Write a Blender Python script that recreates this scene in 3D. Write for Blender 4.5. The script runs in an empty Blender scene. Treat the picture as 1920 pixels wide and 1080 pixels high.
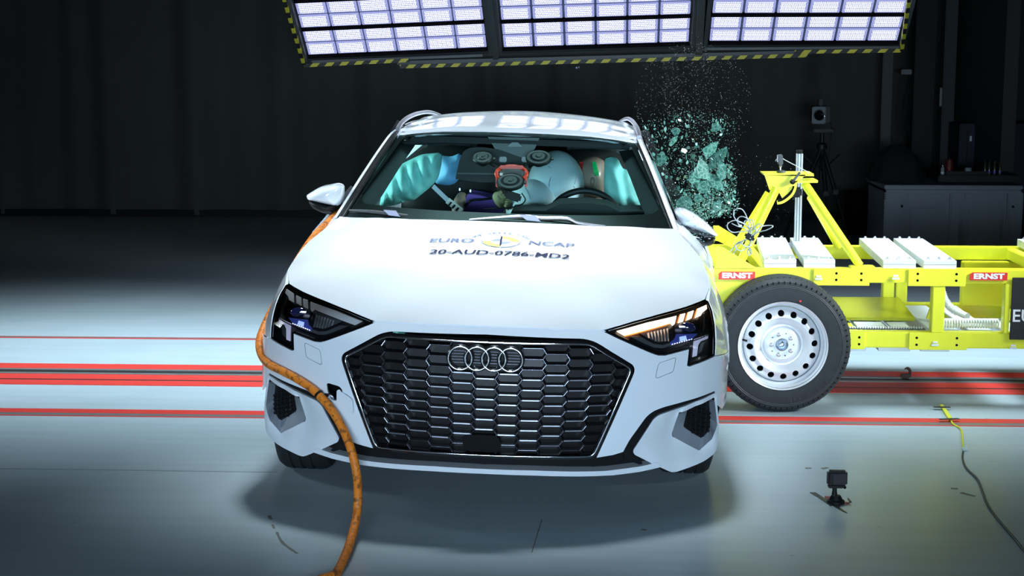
import bpy, bmesh, math, random
import numpy as np
from mathutils import Vector, Matrix
from mathutils.geometry import delaunay_2d_cdt
random.seed(7)
S = bpy.context.scene
COL = S.collection
PI = math.pi

# ------------------------------------------------------------------ camera, world, lights, exposure
FOC, CAMP, PITCH, YAW = 2932.52, (0.3663, -5.4454, 1.7082), 0.149415, 0.048227
ROLL = 0.0309843                      # the struck car leans towards the trolley
_F = np.array([-math.sin(YAW)*math.cos(PITCH), math.cos(YAW)*math.cos(PITCH), -math.sin(PITCH)])
_R = np.array([math.cos(YAW), math.sin(YAW), 0.0])
_U = np.cross(_R, _F)
cam_d = bpy.data.cameras.new('camera')
cam = bpy.data.objects.new('camera', cam_d); COL.objects.link(cam)
cam_d.sensor_width = 36; cam_d.lens = FOC/1920*36
cam_d.clip_end = 100
mw = Matrix([[_R[0], _U[0], -_F[0], CAMP[0]], [_R[1], _U[1], -_F[1], CAMP[1]], [_R[2], _U[2], -_F[2], CAMP[2]], [0, 0, 0, 1]])
cam.matrix_world = mw
S.camera = cam

S.view_settings.view_transform = 'Standard'
S.view_settings.look = 'None'
S.view_settings.exposure = 0.0
S.view_settings.gamma = 1.0
S.view_settings.use_curve_mapping = False

w = bpy.data.worlds.new('world'); S.world = w; w.use_nodes = True
w.node_tree.nodes['Background'].inputs[0].default_value = (0.68, 0.70, 0.62, 1)
w.node_tree.nodes['Background'].inputs[1].default_value = 0.022

def area(name, loc, target, sx, sy, power, color, spread=180):
    l = bpy.data.lights.new(name, 'AREA'); l.shape = 'RECTANGLE'; l.size = sx; l.size_y = sy
    l.energy = power; l.color = color; l.spread = math.radians(spread)
    o = bpy.data.objects.new(name, l); COL.objects.link(o); o.location = loc
    o.rotation_euler = (Vector(target)-Vector(loc)).to_track_quat('-Z', 'Y').to_euler()
    return o
# LED arrays over impact point and bonnet; front and side lamps are added fill
area('overhead_array_light', (0.2, 3.25, 4.7), (0.2, 3.25, 0), 8.0, 2.4, 180, (0.76, 0.91, 1.0), 50)
area('bonnet_array_light', (0.0, 1.5, 4.7), (0.0, 0.80, 0.85), 1.6, 0.5, 13, (0.86, 0.96, 1.0), 26)
area('front_fill_light', (0.4, -7.0, 1.35), (0.1, 0.5, 0.62), 4.0, 0.7, 33, (0.60, 0.80, 1.0), 40)  # unseen low lamp added to brighten the bumper
area('left_fill_light', (-4.6, 2.2, 2.2), (0, 2.2, 1.1), 1.6, 0.8, 32, (0.8, 0.92, 1.0), 50)  # this and the right one: unseen lamps added to brighten the cabin
area('right_fill_light', (4.6, 0.6, 2.2), (1.0, 2.3, 1.0), 1.4, 0.8, 30, (0.85, 0.95, 1.0), 45)

# ------------------------------------------------------------------ pixel <-> place helpers (measured points)
def ray(u, v): return _F + _R*(u-960)/FOC - _U*(v-540)/FOC
def wpt(u, v, y=None, z=None):
    d = ray(u, v); C = np.array(CAMP)
    t = (y-C[1])/d[1] if y is not None else (z-C[2])/d[2]
    p = C+d*t
    return (float(p[0]), float(p[1]), float(p[2]))
def cpt(u, v, y):                     # the same in the car's own (leaning) frame
    p = wpt(u, v, y=y); c, s = math.cos(ROLL), math.sin(ROLL); x, z = p[0], p[2]-.3
    return (c*x-s*z, y, s*x+c*z+.3)

class Spl:                            # natural cubic spline
    def __init__(s, xs, ys):
        xs = np.array(xs, float); ys = np.array(ys, float); n = len(xs); h = np.diff(xs)
        A = np.zeros((n, n)); b = np.zeros(n); A[0, 0] = A[-1, -1] = 1
        for i in range(1, n-1):
            A[i, i-1] = h[i-1]; A[i, i] = 2*(h[i-1]+h[i]); A[i, i+1] = h[i]
            b[i] = 6*((ys[i+1]-ys[i])/h[i]-(ys[i]-ys[i-1])/h[i-1])
        s.x, s.y, s.m, s.h = xs, ys, np.linalg.solve(A, b), h
    def __call__(s, q):
        q = np.clip(q, s.x[0], s.x[-1]); i = np.clip(np.searchsorted(s.x, q)-1, 0, len(s.x)-2)
        h = s.h[i]; a = (s.x[i+1]-q)/h; b = (q-s.x[i])/h
        return a*s.y[i]+b*s.y[i+1]+((a**3-a)*s.m[i]+(b**3-b)*s.m[i+1])*h*h/6
_ax = [0, .2, .427, .53, .65, .734, .80, .85, .885, .91]
_ay = [0, .012, .066, .112, .178, .236, .292, .352, .42, .53]
_aS = Spl([-x for x in _ax[:0:-1]]+_ax, [y for y in _ay[:0:-1]]+_ay)
_cS = Spl([.1, .2, .3, .45, .6, .68, .74, .80, .9], [.10, .045, .018, 0, 0, .016, .055, .115, .23])
def Yf(x, z):
    x = np.abs(np.asarray(x, float)); z = np.asarray(z, float)
    return _aS(x)+_cS(z)+3.0*np.clip(z-.6, 0, .3)**2*(x/.82)**2
def fpt(u, v, off=0.0, fl=1):         # measured point on the car's nose surface; fl=-1 gives its mirror twin
    y = .15
    for _ in range(60):
        p = cpt(u, v, y); y += .35*(float(Yf(min(abs(p[0]), .908), p[2]))+off-y)
    return (fl*p[0], y, p[2])
def fp2(pts, fl=1, ox=0, oy=0, sc=1.0):  # crop coordinates -> (x, z) on the nose
    out = []
    for a, b in pts:
        p = fpt(ox+a/sc, oy+b/sc); out.append((fl*p[0], p[2]))
    return out
class TPS:
    def __init__(s, P, v, lam=1e-6):
        P = np.array(P, float); v = np.array(v, float); n = len(P); s.P = P
        K = s.k(P, P)+lam*np.eye(n); Q = np.c_[np.ones(n), P]
        A = np.block([[K, Q], [Q.T, np.zeros((3, 3))]])
        s.w = np.linalg.lstsq(A, np.r_[v, 0, 0, 0], rcond=None)[0]
    def k(s, A, B):
        r = ((A[:, None]-B[None])**2).sum(-1); return np.where(r > 1e-12, .5*r*np.log(np.maximum(r, 1e-12)), 0)
    def __call__(s, a, b):
        sh = np.shape(a); q = np.c_[np.ravel(a), np.ravel(b)]
        v = s.k(q, s.P)@s.w[:-3]+np.c_[np.ones(len(q)), q]@s.w[-3:]
        return v.reshape(sh) if sh else float(v[0])

# ------------------------------------------------------------------ materials (all procedural)
MATS = {}
def mat(name, color, rough=.5, metal=0., noise=.04, scale=25., bump=0., coat=0., emit=None, es=0., alpha=1., spec=.5):
    if name in MATS: return MATS[name]
    m = bpy.data.materials.new(name); m.use_nodes = True; nt = m.node_tree; N, L = nt.nodes, nt.links
    b = N['Principled BSDF']
    tc = N.new('ShaderNodeTexCoord'); nz = N.new('ShaderNodeTexNoise'); nz.inputs['Scale'].default_value = scale; nz.inputs['Detail'].default_value = 4
    L.new(tc.outputs['Object'], nz.inputs['Vector'])
    mx = N.new('ShaderNodeMix'); mx.data_type = 'RGBA'
    mx.inputs[6].default_value = tuple(max(0, c*(1-noise)) for c in color)+(1,)
    mx.inputs[7].default_value = tuple(min(1, c*(1+noise)) for c in color)+(1,)
    L.new(nz.outputs['Fac'], mx.inputs[0]); L.new(mx.outputs[2], b.inputs['Base Color'])
    b.inputs['Roughness'].default_value = rough; b.inputs['Metallic'].default_value = metal
    b.inputs['Coat Weight'].default_value = coat; b.inputs['Coat Roughness'].default_value = .04
    b.inputs['Specular IOR Level'].default_value = spec
    if bump:
        bp = N.new('ShaderNodeBump'); bp.inputs['Strength'].default_value = bump; bp.inputs['Distance'].default_value = .002
        L.new(nz.outputs['Fac'], bp.inputs['Height']); L.new(bp.outputs[0], b.inputs['Normal'])
    if emit: b.inputs['Emission Color'].default_value = tuple(emit)+(1,); b.inputs['Emission Strength'].default_value = es
    b.inputs['Alpha'].default_value = alpha
    MATS[name] = m; return m
def glassy(name, tint, refl=1.0, rough=.0, ior=1.45):
    if name in MATS: return MATS[name]
    m = bpy.data.materials.new(name); m.use_nodes = True; nt = m.node_tree; N, L = nt.nodes, nt.links
    N.remove(N['Principled BSDF']); out = N['Material Output']
    t = N.new('ShaderNodeBsdfTransparent')
    nz = N.new('ShaderNodeTexNoise'); nz.inputs['Scale'].default_value = 3
    mx = N.new('ShaderNodeMix'); mx.data_type = 'RGBA'; mx.inputs[6].default_value = tuple(c*.97 for c in tint)+(1,); mx.inputs[7].default_value = tuple(tint)+(1,)
    L.new(nz.outputs['Fac'], mx.inputs[0]); L.new(mx.outputs[2], t.inputs[0])
    g = N.new('ShaderNodeBsdfGlossy'); g.inputs['Roughness'].default_value = rough; g.inputs['Color'].default_value = (refl, refl, refl, 1)
    f = N.new('ShaderNodeFresnel'); f.inputs['IOR'].default_value = ior
    s = N.new('ShaderNodeMixShader'); L.new(f.outputs[0], s.inputs[0]); L.new(t.outputs[0], s.inputs[1]); L.new(g.outputs[0], s.inputs[2])
    L.new(s.outputs[0], out.inputs[0]); MATS[name] = m; return m
PAINT = mat('white_paint', (.80, .86, .92), .42, 0, .01, 3, coat=1.0)
GBLK = mat('gloss_black', (.006, .006, .007), .12, coat=.6)
BLK = mat('satin_black', (.008, .009, .010), .5, spec=.22)
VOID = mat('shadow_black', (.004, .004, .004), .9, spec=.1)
PLAST = mat('grey_plastic', (.06, .07, .075), .5)
CHROME = mat('chrome', (.85, .87, .92), .12, 1.0)
DCHROME = mat('dark_chrome', (.20, .21, .24), .22, 1.0)
SILVER = mat('silver_grey_plastic', (.36, .40, .46), .4, .3)
RUBBER = mat('tyre_rubber', (.016, .019, .021), .65, 0, .25, 60, .25, spec=.3)
YEL = mat('yellow_paint', (.86, .88, .035), .38, 0, .03, 4, coat=.4)
STEEL = mat('galvanised_steel', (.78, .84, .86), .45, .35, .12, 9)
ALU = mat('anodised_aluminium', (.42, .44, .46), .38, .8, .06, 8)
ZINC = mat('zinc_bolt', (.75, .76, .78), .3, .9)
WHITE = mat('white_print', (.85, .85, .85), .5)
RED = mat('red_label', (.75, .035, .03), .4)
NAVY = mat('navy_print', (.008, .012, .05), .4)

# ------------------------------------------------------------------ mesh helpers
def link(name, me, m=None, parent=None, sharp=35):
    if m is not None: me.materials.append(m)
    if sharp is not None and len(me.polygons):
        me.polygons.foreach_set('use_smooth', [True]*len(me.polygons)); me.set_sharp_from_angle(angle=math.radians(sharp))
    o = bpy.data.objects.new(name, me); COL.objects.link(o)
    if parent is not None: o.parent = parent
    return o
def tag(o, label=None, cat=None, group=None, kind=None):
    for k, v in (('label', label), ('category', cat), ('group', group), ('kind', kind)):
        if v: o[k] = v
    return o
def empty(name, loc, label, cat, group=None, rot=(0, 0, 0)):
    o = bpy.data.objects.new(name, None); COL.objects.link(o); o.location = loc; o.rotation_euler = rot
    o.empty_display_size = .1; o.matrix_world  # noqa
    return tag(o, label, cat, group)
class MB:                             # gathers shapes of ONE part; T moves everything added
    def __init__(s, T=None): s.v = []; s.f = []; s.T = T
    def add(s, vs, fs):
        n = len(s.v); s.v += [tuple(p) for p in vs]; s.f += [tuple(i+n for i in f) for f in fs]; return s
    def box(s, c, d, rot=None, taper=1.0, bev=0.0):
        x, y, z = d[0]/2, d[1]/2, d[2]/2
        if bev > 0:
            bm = bmesh.new(); bmesh.ops.create_cube(bm, size=1)
            for q in bm.verts: q.co = Vector((q.co.x*d[0], q.co.y*d[1], q.co.z*d[2]))
            bmesh.ops.bevel(bm, geom=bm.edges[:], offset=bev, segments=2, affect='EDGES')
            vs = [q.co.copy() for q in bm.verts]; bm.verts.index_update(); fs = [[q.index for q in f.verts] for f in bm.faces]; bm.free()
        else:
            vs = [Vector((a*x*(taper if e > 0 else 1), b*y*(taper if e > 0 else 1), e*z)) for a in (-1, 1) for b in (-1, 1) for e in (-1, 1)]
            fs = [(0, 1, 3, 2), (4, 6, 7, 5), (0, 4, 5, 1), (2, 3, 7, 6), (0, 2, 6, 4), (1, 5, 7, 3)]
        M = rot if rot is not None else Matrix.Identity(3)
        return s.add([M@p+Vector(c) for p in vs], fs)
    def beam(s, a, b, wd, ht, up=(0, 0, 1)):
        a, b = Vector(a), Vector(b); d = (b-a).normalized(); sd = d.cross(Vector(up)).normalized(); u = sd.cross(d)
        vs = [p+sd*i*wd/2+u*j*ht/2 for p in (a, b) for i, j in ((-1, -1), (1, -1), (1, 1), (-1, 1))]
        return s.add(vs, [(3, 2, 1, 0), (4, 5, 6, 7), (0, 1, 5, 4), (1, 2, 6, 5), (2, 3, 7, 6), (3, 0, 4, 7)])
    def tube(s, pts, r, n=10, closed=False, caps=True):
        P = [Vector(p) for p in pts]; k = len(P); rs = r if isinstance(r, (list, tuple)) else [r]*k
        vs = []; up = None
        for i in range(k):
            d = (P[(i+1) % k]-P[i-1]) if closed else (P[min(i+1, k-1)]-P[max(i-1, 0)])
            d.normalize()
            if up is None: up = d.orthogonal().normalized()
            up = (up-d*up.dot(d)).normalized(); sd = d.cross(up)
            vs += [P[i]+(up*math.cos(2*PI*j/n)+sd*math.sin(2*PI*j/n))*rs[i] for j in range(n)]
        fs = []
        for i in range(k if closed else k-1):
            a, b = i*n, ((i+1) % k)*n
            fs += [(a+j, a+(j+1) % n, b+(j+1) % n, b+j) for j in range(n)]
        if caps and not closed: fs += [tuple(range(n))[::-1], tuple(range((k-1)*n, k*n))]
        return s.add(vs, fs)
    def lathe(s, prof, c, axis='z', n=32, closed=False):  # prof: (radius, height)
        ax = {'x': (Vector((1, 0, 0)), Vector((0, 1, 0)), Vector((0, 0, 1))), 'y': (Vector((0, 1, 0)), Vector((0, 0, 1)), Vector((1, 0, 0))), 'z': (Vector((0, 0, 1)), Vector((1, 0, 0)), Vector((0, 1, 0)))}[axis]
        vs = [Vector(c)+ax[0]*h+(ax[1]*math.cos(2*PI*j/n)+ax[2]*math.sin(2*PI*j/n))*max(r, 1e-5) for r, h in prof for j in range(n)]
        k = len(prof); fs = []
        for i in range(k if closed else k-1):
            a, b = i*n, ((i+1) % k)*n
            fs += [(a+j, a+(j+1) % n, b+(j+1) % n, b+j) for j in range(n)]
        return s.add(vs, fs)
    def prism(s, poly, d0, d1, plane='xz'):   # poly 2D; extruded along the third axis
        def P(a, b, c): return (a, c, b) if plane == 'xz' else ((a, b, c) if plane == 'xy' else (c, a, b))
        n = len(poly); vs = [P(a, b, d0) for a, b in poly]+[P(a, b, d1) for a, b in poly]
        r = delaunay_2d_cdt([Vector(p) for p in poly], [(i, (i+1) % n) for i in range(n)], [tuple(range(n))], 1, 1e-7)
        if len(r[0]) == n:
            mp = [o[0] if o else i for i, o in enumerate(r[3])]
            tri = [tuple(mp[i] for i in f) for f in r[2]]
        else: tri = [tuple(range(n))]
        fs = [t[::-1] for t in tri]+[tuple(i+n for i in t) for t in tri]
        fs += [(i, (i+1) % n, (i+1) % n+n, i+n) for i in range(n)]
        return s.add(vs, fs)
    def build(s, name, m, parent=None, sharp=35, fix=True):
        me = bpy.data.meshes.new(name)
        V = s.v if s.T is None else [s.T@Vector(p) for p in s.v]
        me.from_pydata([tuple(p) for p in V], [], s.f)
        if fix:
            bm = bmesh.new(); bm.from_mesh(me); bmesh.ops.recalc_face_normals(bm, faces=bm.faces); bm.to_mesh(me); bm.free()
        return link(name, me, m, parent, sharp)
def dens(poly, step, closed=True):
    out = []; n = len(poly)
    for i in range(n if closed else n-1):
        a, b = np.array(poly[i], float), np.array(poly[(i+1) % n], float); k = max(1, int(np.linalg.norm(b-a)/step+.5))
        out += [tuple(a+(b-a)*j/k) for j in range(k)]
    if not closed: out.append(tuple(poly[-1]))
    return out
def rnd(poly, r, seg=5, closed=True):
    out = []; n = len(poly)
    for i in range(n):
        if not closed and i in (0, n-1): out.append(tuple(poly[i])); continue
        rr = r[i] if isinstance(r, (list, tuple)) else r
        p, a, b = (np.array(poly[i], float), np.array(poly[i-1], float), np.array(poly[(i+1) % n], float))
        la, lb = np.linalg.norm(a-p), np.linalg.norm(b-p); q = min(rr, la*.45, lb*.45)
        if q < 1e-4: out.append(tuple(p)); continue
        A, B = p+(a-p)/la*q, p+(b-p)/lb*q
        for j in range(seg+1):
            t = j/seg; out.append(tuple(A*(1-t)**2+2*p*t*(1-t)+B*t*t))
    return out
def inset(poly, d):                   # simple offset of a polygon towards its inside
    P = [np.array(p, float) for p in poly]; n = len(P)
    ar = sum(P[i][0]*P[(i+1) % n][1]-P[(i+1) % n][0]*P[i][1] for i in range(n)); sg = 1 if ar > 0 else -1; out = []
    for i in range(n):
        a, b = P[i]-P[i-1], P[(i+1) % n]-P[i]; a = a/(np.linalg.norm(a)+1e-9); b = b/(np.linalg.norm(b)+1e-9)
        na, nb = np.array([-a[1], a[0]])*sg, np.array([-b[1], b[0]])*sg; m = na+nb; m = m/max(np.linalg.norm(m), 1e-6); k = d/max(m@na, .45)
        out.append(tuple(P[i]+m*k))
    return out
def inpoly(q, poly):
    q = np.asarray(q, float); P = np.array(poly, float); ins = np.zeros(len(q), bool); j = len(P)-1
    for i in range(len(P)):
        xi, yi, xj, yj = P[i, 0], P[i, 1], P[j, 0], P[j, 1]
        c = ((yi > q[:, 1]) != (yj > q[:, 1])) & (q[:, 0] < (xj-xi)*(q[:, 1]-yi)/((yj-yi) if yj != yi else 1e-12)+xi)
        ins ^= c; j = i
    return ins
def patch(name, outer, fn, m, parent, holes=(), plane='xz', grid=.025, step=None, skirt=(0, .012, 0), dens_=True, sharp=35, mb=None):
    step = step or grid
    loops = [dens(outer, step) if dens_ else list(outer)]+[dens(h, step) if dens_ else list(h) for h in holes]
    pts = []; edges = []
    for lp in loops:
        n0 = len(pts); pts += lp; edges += [(n0+i, n0+(i+1) % len(lp)) for i in range(len(lp))]
    B = np.array(pts, float)
    mn, mx = B.min(0), B.max(0)
    gx, gy = np.meshgrid(np.arange(mn[0]+grid*.5, mx[0], grid), np.arange(mn[1]+grid*.43, mx[1], grid)); gx[1::2] += grid*.5
    G = np.c_[gx.ravel(), gy.ravel()]
    if len(G):
        k = inpoly(G, loops[0])
        for h in loops[1:]: k &= ~inpoly(G, h)
        G = G[k]
    if len(G):
        d = np.sqrt(((G[:, None]-B[None])**2).sum(-1)).min(1); G = G[d > .62*min(grid, step*1.3)]
    allp = [Vector(p) for p in pts]+[Vector(p) for p in G]
    r = delaunay_2d_cdt(allp, edges, [], 0, 1e-6)
    V = np.array([tuple(p) for p in r[0]]); T = [tuple(f) for f in r[2]]
    cen = np.array([V[list(f)].mean(0) for f in T]); k = inpoly(cen, loops[0])
    for h in loops[1:]: k &= ~inpoly(cen, h)
    T = [f for f, q in zip(T, k) if q]
    c = fn(V[:, 0], V[:, 1])
    W = [(a, cc, b) if plane == 'xz' else ((a, b, cc) if plane == 'xy' else (cc, a, b)) for (a, b), cc in zip(V, c)]
    if plane == 'xz': T = [f if ((V[f[1]]-V[f[0]])[0]*(V[f[2]]-V[f[0]])[1]-(V[f[1]]-V[f[0]])[1]*(V[f[2]]-V[f[0]])[0]) > 0 else f[::-1] for f in T]
    nb = len(W)
    me_v, me_f = list(W), list(T)
    if skirt:
        cnt = {}
        for f in T:
            for i in range(len(f)):
                a, b = f[i], f[(i+1) % len(f)]
                cnt.setdefault((min(a, b), max(a, b)), []).append((a, b))
        bd = [x[0] for x in cnt.values() if len(x) == 1]
        idx = {}
        for a, b in bd:
            for q in (a, b):
                if q not in idx:
                    idx[q] = len(me_v); me_v.append(me_v[q]); me_v.append(tuple(np.array(me_v[q])+np.array(skirt)))
            me_f.append((idx[b], idx[a], idx[a]+1, idx[b]+1))
    if mb is not None: mb.add(me_v, me_f); return mb
    me = bpy.data.meshes.new(name); me.from_pydata([tuple(map(float, p)) for p in me_v], [], me_f)
    return link(name, me, m, parent, sharp)
def text(name, s, m, parent, fn, size, align='CENTER', bold=0.0, shear=0.0, sx=1.0, depth=0.0, res=3):
    cu = bpy.data.curves.new(name, 'FONT'); cu.body = s; cu.size = size; cu.align_x = align; cu.align_y = 'CENTER'
    cu.offset = bold; cu.shear = shear; cu.resolution_u = res; cu.extrude = depth
    o = bpy.data.objects.new(name+'_t', cu); COL.objects.link(o)
    dg = bpy.context.evaluated_depsgraph_get(); me = bpy.data.meshes.new_from_object(o.evaluated_get(dg))
    bpy.data.objects.remove(o)
    me.name = name
    for vtx in me.vertices: vtx.co = Vector(fn(vtx.co.x*sx, vtx.co.y, vtx.co.z))
    me.materials.clear()
    return link(name, me, m, parent, None)
def ellip(c, r, rot=None, nu=20, nv=12, fn=None):
    vs, fs = [], []
    for i in range(nv+1):
        t = PI*i/nv
        for j in range(nu):
            p = 2*PI*j/nu; q = Vector((r[0]*math.sin(t)*math.cos(p), r[1]*math.sin(t)*math.sin(p), r[2]*math.cos(t)))
            if fn: q = fn(q, t, p)
            if rot is not None: q = rot@q
            vs.append(q+Vector(c))
    for i in range(nv):
        for j in range(nu): fs.append((i*nu+j, i*nu+(j+1) % nu, (i+1)*nu+(j+1) % nu, (i+1)*nu+j))
    return vs, fs
def smooth(pts, k=6, closed=False):
    P = [Vector(p) for p in pts]; n = len(P); out = []
    for i in range(n if closed else n-1):
        a, b, c, d = (P[i-1] if (closed or i > 0) else P[0]), P[i], P[(i+1) % n], (P[(i+2) % n] if (closed or i+2 < n) else P[-1])
        for j in range(k):
            t = j/k; out.append(.5*((2*b)+(c-a)*t+(2*a-5*b+4*c-d)*t*t+(-a+3*b-3*c+d)*t**3))
    if not closed: out.append(P[-1])
    return out

# ================================================================== SETTING
def floor_mat():
    m = bpy.data.materials.new('floor_resin'); m.use_nodes = True; nt = m.node_tree; N, L = nt.nodes, nt.links; b = N['Principled BSDF']
    tc = N.new('ShaderNodeTexCoord')
    n1 = N.new('ShaderNodeTexNoise'); n1.inputs['Scale'].default_value = 1.6; n1.inputs['Detail'].default_value = 6
    mp = N.new('ShaderNodeMapping'); mp.inputs['Scale'].default_value = (.35, 6, 1); L.new(tc.outputs['Object'], mp.inputs[0])
    n2 = N.new('ShaderNodeTexNoise'); n2.inputs['Scale'].default_value = 2.5; n2.inputs['Detail'].default_value = 8; L.new(mp.outputs[0], n2.inputs['Vector'])
    L.new(tc.outputs['Object'], n1.inputs['Vector'])
    ad = N.new('ShaderNodeMath'); ad.operation = 'ADD'; L.new(n1.outputs['Fac'], ad.inputs[0]); L.new(n2.outputs['Fac'], ad.inputs[1])
    cr = N.new('ShaderNodeValToRGB'); cr.color_ramp.elements[0].position = .35; cr.color_ramp.elements[0].color = (.36, .45, .49, 1)
    cr.color_ramp.elements[1].position = .65; cr.color_ramp.elements[1].color = (.43, .53, .58, 1)
    hf = N.new('ShaderNodeMath'); hf.operation = 'MULTIPLY'; hf.inputs[1].default_value = .5; L.new(ad.outputs[0], hf.inputs[0]); L.new(hf.outputs[0], cr.inputs[0])
    # scattered dark scuffs
    vo = N.new('ShaderNodeTexVoronoi'); vo.inputs['Scale'].default_value = 4.0
    mp2 = N.new('ShaderNodeMapping'); mp2.inputs['Scale'].default_value = (1, 2.3, 1); L.new(tc.outputs['Object'], mp2.inputs[0]); L.new(mp2.outputs[0], vo.inputs['Vector'])
    c2 = N.new('ShaderNodeValToRGB'); c2.color_ramp.elements[0].position = .025; c2.color_ramp.elements[0].color = (.45, .45, .42, 1); c2.color_ramp.elements[1].position = .05; c2.color_ramp.elements[1].color = (1, 1, 1, 1)
    L.new(vo.outputs['Distance'], c2.inputs[0])
    mu = N.new('ShaderNodeMix'); mu.data_type = 'RGBA'; mu.blend_type = 'MULTIPLY'; mu.inputs[0].default_value = .8
    L.new(cr.outputs[0], mu.inputs[6]); L.new(c2.outputs[0], mu.inputs[7]); L.new(mu.outputs[2], b.inputs['Base Color'])
    n3 = N.new('ShaderNodeTexNoise'); n3.inputs['Scale'].default_value = 140; n3.inputs['Detail'].default_value = 3; L.new(tc.outputs['Object'], n3.inputs['Vector'])
    bp = N.new('ShaderNodeBump'); bp.inputs['Strength'].default_value = .12; bp.inputs['Distance'].default_value = .002; L.new(n3.outputs['Fac'], bp.inputs['Height']); L.new(bp.outputs[0], b.inputs['Normal'])
    b.inputs['Roughness'].default_value = .3; b.inputs['Specular IOR Level'].default_value = .45
    return m
def curtain_mat():
    m = mat('dark_curtain', (.085, .088, .080), .85, 0, .12, 2.0, spec=.2); return m
WALLY = 10.5
fl = MB().box((0, 2, -.05), (24, 18.4, .1)).build('floor', floor_mat()); tag(fl, kind='structure')
# back wall hung with dark sheeting in shallow vertical folds
vs, fs = [], []; xs = np.arange(-8, 4.2, .05)
for i, x in enumerate(xs):
    y = WALLY+.35-.06*math.sin(x*6.3+.8*math.sin(x*1.7))-.03*math.sin(x*15+2*math.sin(x))
    for z in (.02, 6.0): vs.append((x, y, z))
    if i: a = 2*(i-1); fs.append((a, a+2, a+3, a+1))
cw = MB().add(vs, fs).build('wall_back', curtain_mat(), sharp=None, fix=False); tag(cw, kind='structure')
for p in cw.data.polygons: p.use_smooth = True
tag(MB().box((4.1, WALLY-.6, 3), (.12, 2.4, 6)).box((6.5, WALLY+.3, 3), (5, .1, 6)).build('wall_back', mat('dark_wall_panel', (.05, .052, .054), .7)), kind='structure')
tag(MB().box((-8.1, 2, 3), (.1, 18.4, 6)).build('wall_left', mat('dark_wall_panel', (.05, .052, .054), .7)), kind='structure')
tag(MB().box((9.0, 2, 3), (.1, 18.4, 6)).build('wall_right', mat('dark_wall_panel', (.05, .052, .054), .7)), kind='structure')
tag(MB().box((-2, WALLY+.28, .035), (12.2, .03, .07)).build('baseboard_back', BLK), kind='structure')
tag(MB().box((0, 2, 6.05), (24, 18.4, .1)).build('ceiling', mat('dark_ceiling', (.015, .015, .016), .9)), kind='structure')
# dark panel columns between curtain and cabinets
n = 1
for x, wd, c in ((3.30, .10, (.09, .10, .10)), (3.66, .20, (.010, .010, .012)), (3.90, .12, (.06, .065, .07))):
    tag(MB().box((x, WALLY-.25, 3), (wd, .12, 6), bev=.01).build('trim_%d' % n, mat('panel_tone_%d' % n, c, .6)), kind='structure'); n += 1
REDP = mat('red_floor_line', (.62, .045, .035), .4, 0, .10, 6); SLOT = mat('dark_rail_slot', (.012, .012, .012), .5); RAIL = mat('worn_steel_rail', (.30, .31, .31), .35, .6, .2, 12)
for y0, y1, h, m in ((1.765, 1.850, .0015, REDP), (1.715, 1.765, .0012, RAIL), (1.700, 1.715, .0015, REDP), (2.395, 2.515, .0020, REDP), (2.515, 2.540, .0012, SLOT), (2.540, 2.665, .0020, REDP),
                     (2.665, 2.700, .004, RAIL), (2.700, 2.765, .001, SLOT), (2.765, 2.800, .004, RAIL), (2.800, 2.945, .0020, REDP), (3.715, 3.735, .0015, REDP), (3.735, 3.765, .002, RAIL), (3.765, 3.775, .0015, REDP)):
    tag(MB().box((0, (y0+y1)/2, h/2), (24, y1-y0, h)).build('trim_%d' % n, m), kind='structure'); n += 1
tag(MB().box((-6.5, .751, .0005), (11.2, .010, .001)).build('trim_%d' % n, mat('faint_joint', (.22, .26, .27), .5)), kind='structure'); n += 1
# old tape marks and scuffs on the floor
SCF = mat('old_tape_residue', (.16, .17, .15), .6, 0, .3, 60)
def smear(pts, wd, label):
    P = smooth([(p[0], p[1], 0) for p in pts], 5); vs, fs = [], []
    for i, p in enumerate(P):
        d = (P[min(i+1, len(P)-1)]-P[max(i-1, 0)]).normalized(); s = Vector((-d.y, d.x, 0))*wd*(.6+.4*random.random())
        vs += [(p.x+s.x, p.y+s.y, .0012), (p.x-s.x, p.y-s.y, .0012), (p.x+s.x, p.y+s.y, 0), (p.x-s.x, p.y-s.y, 0)]
        if i: a = 4*(i-1); fs += [(a, a+4, a+5, a+1), (a, a+2, a+6, a+4), (a+1, a+5, a+7, a+3)]
    fs += [(0, 1, 3, 2), (len(vs)-4, len(vs)-2, len(vs)-1, len(vs)-3)]
    tag(MB().add(vs, fs).build('tape_residue', SCF, sharp=None), label, 'tape mark')
smear([wpt(505, 967, z=0), wpt(508, 974, z=0)], .008, 'topmost dab of the dashed dark mark left of the orange hose')
smear([wpt(511, 984, z=0), wpt(514, 991, z=0)], .006, 'middle residue dab of the dashed mark left of the orange hose')
smear([wpt(519, 998, z=0), wpt(530, 1018, z=0), wpt(557, 1038, z=0)], .006, 'long curved brown residue streak on the floor left of the hose')
smear([wpt(1783, 916, z=0), wpt(1796, 917, z=0)], .012, 'small grey tape patch beside the black cable')
smear([wpt(1802, 924, z=0), wpt(1828, 931, z=0)], .012, 'longer grey tape patch beside the black cable')
smear([wpt(1510, 878, z=0), wpt(1521, 878, z=0)], .010, 'faint tape patch on the floor behind the small floor camera, left one')
smear([wpt(1541, 879, z=0), wpt(1552, 877, z=0)], .010, 'faint tape patch on the floor just behind the small floor camera, right one')
smear([wpt(1203, 993, z=0), wpt(1212, 995, z=0)], .010, 'tiny dark dab on the floor below the right end of the grille')
smear([wpt(1016, 975, z=0), wpt(997, 1036, z=0)], .0022, 'thin dark scratch on the floor in front of the grille')

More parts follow.
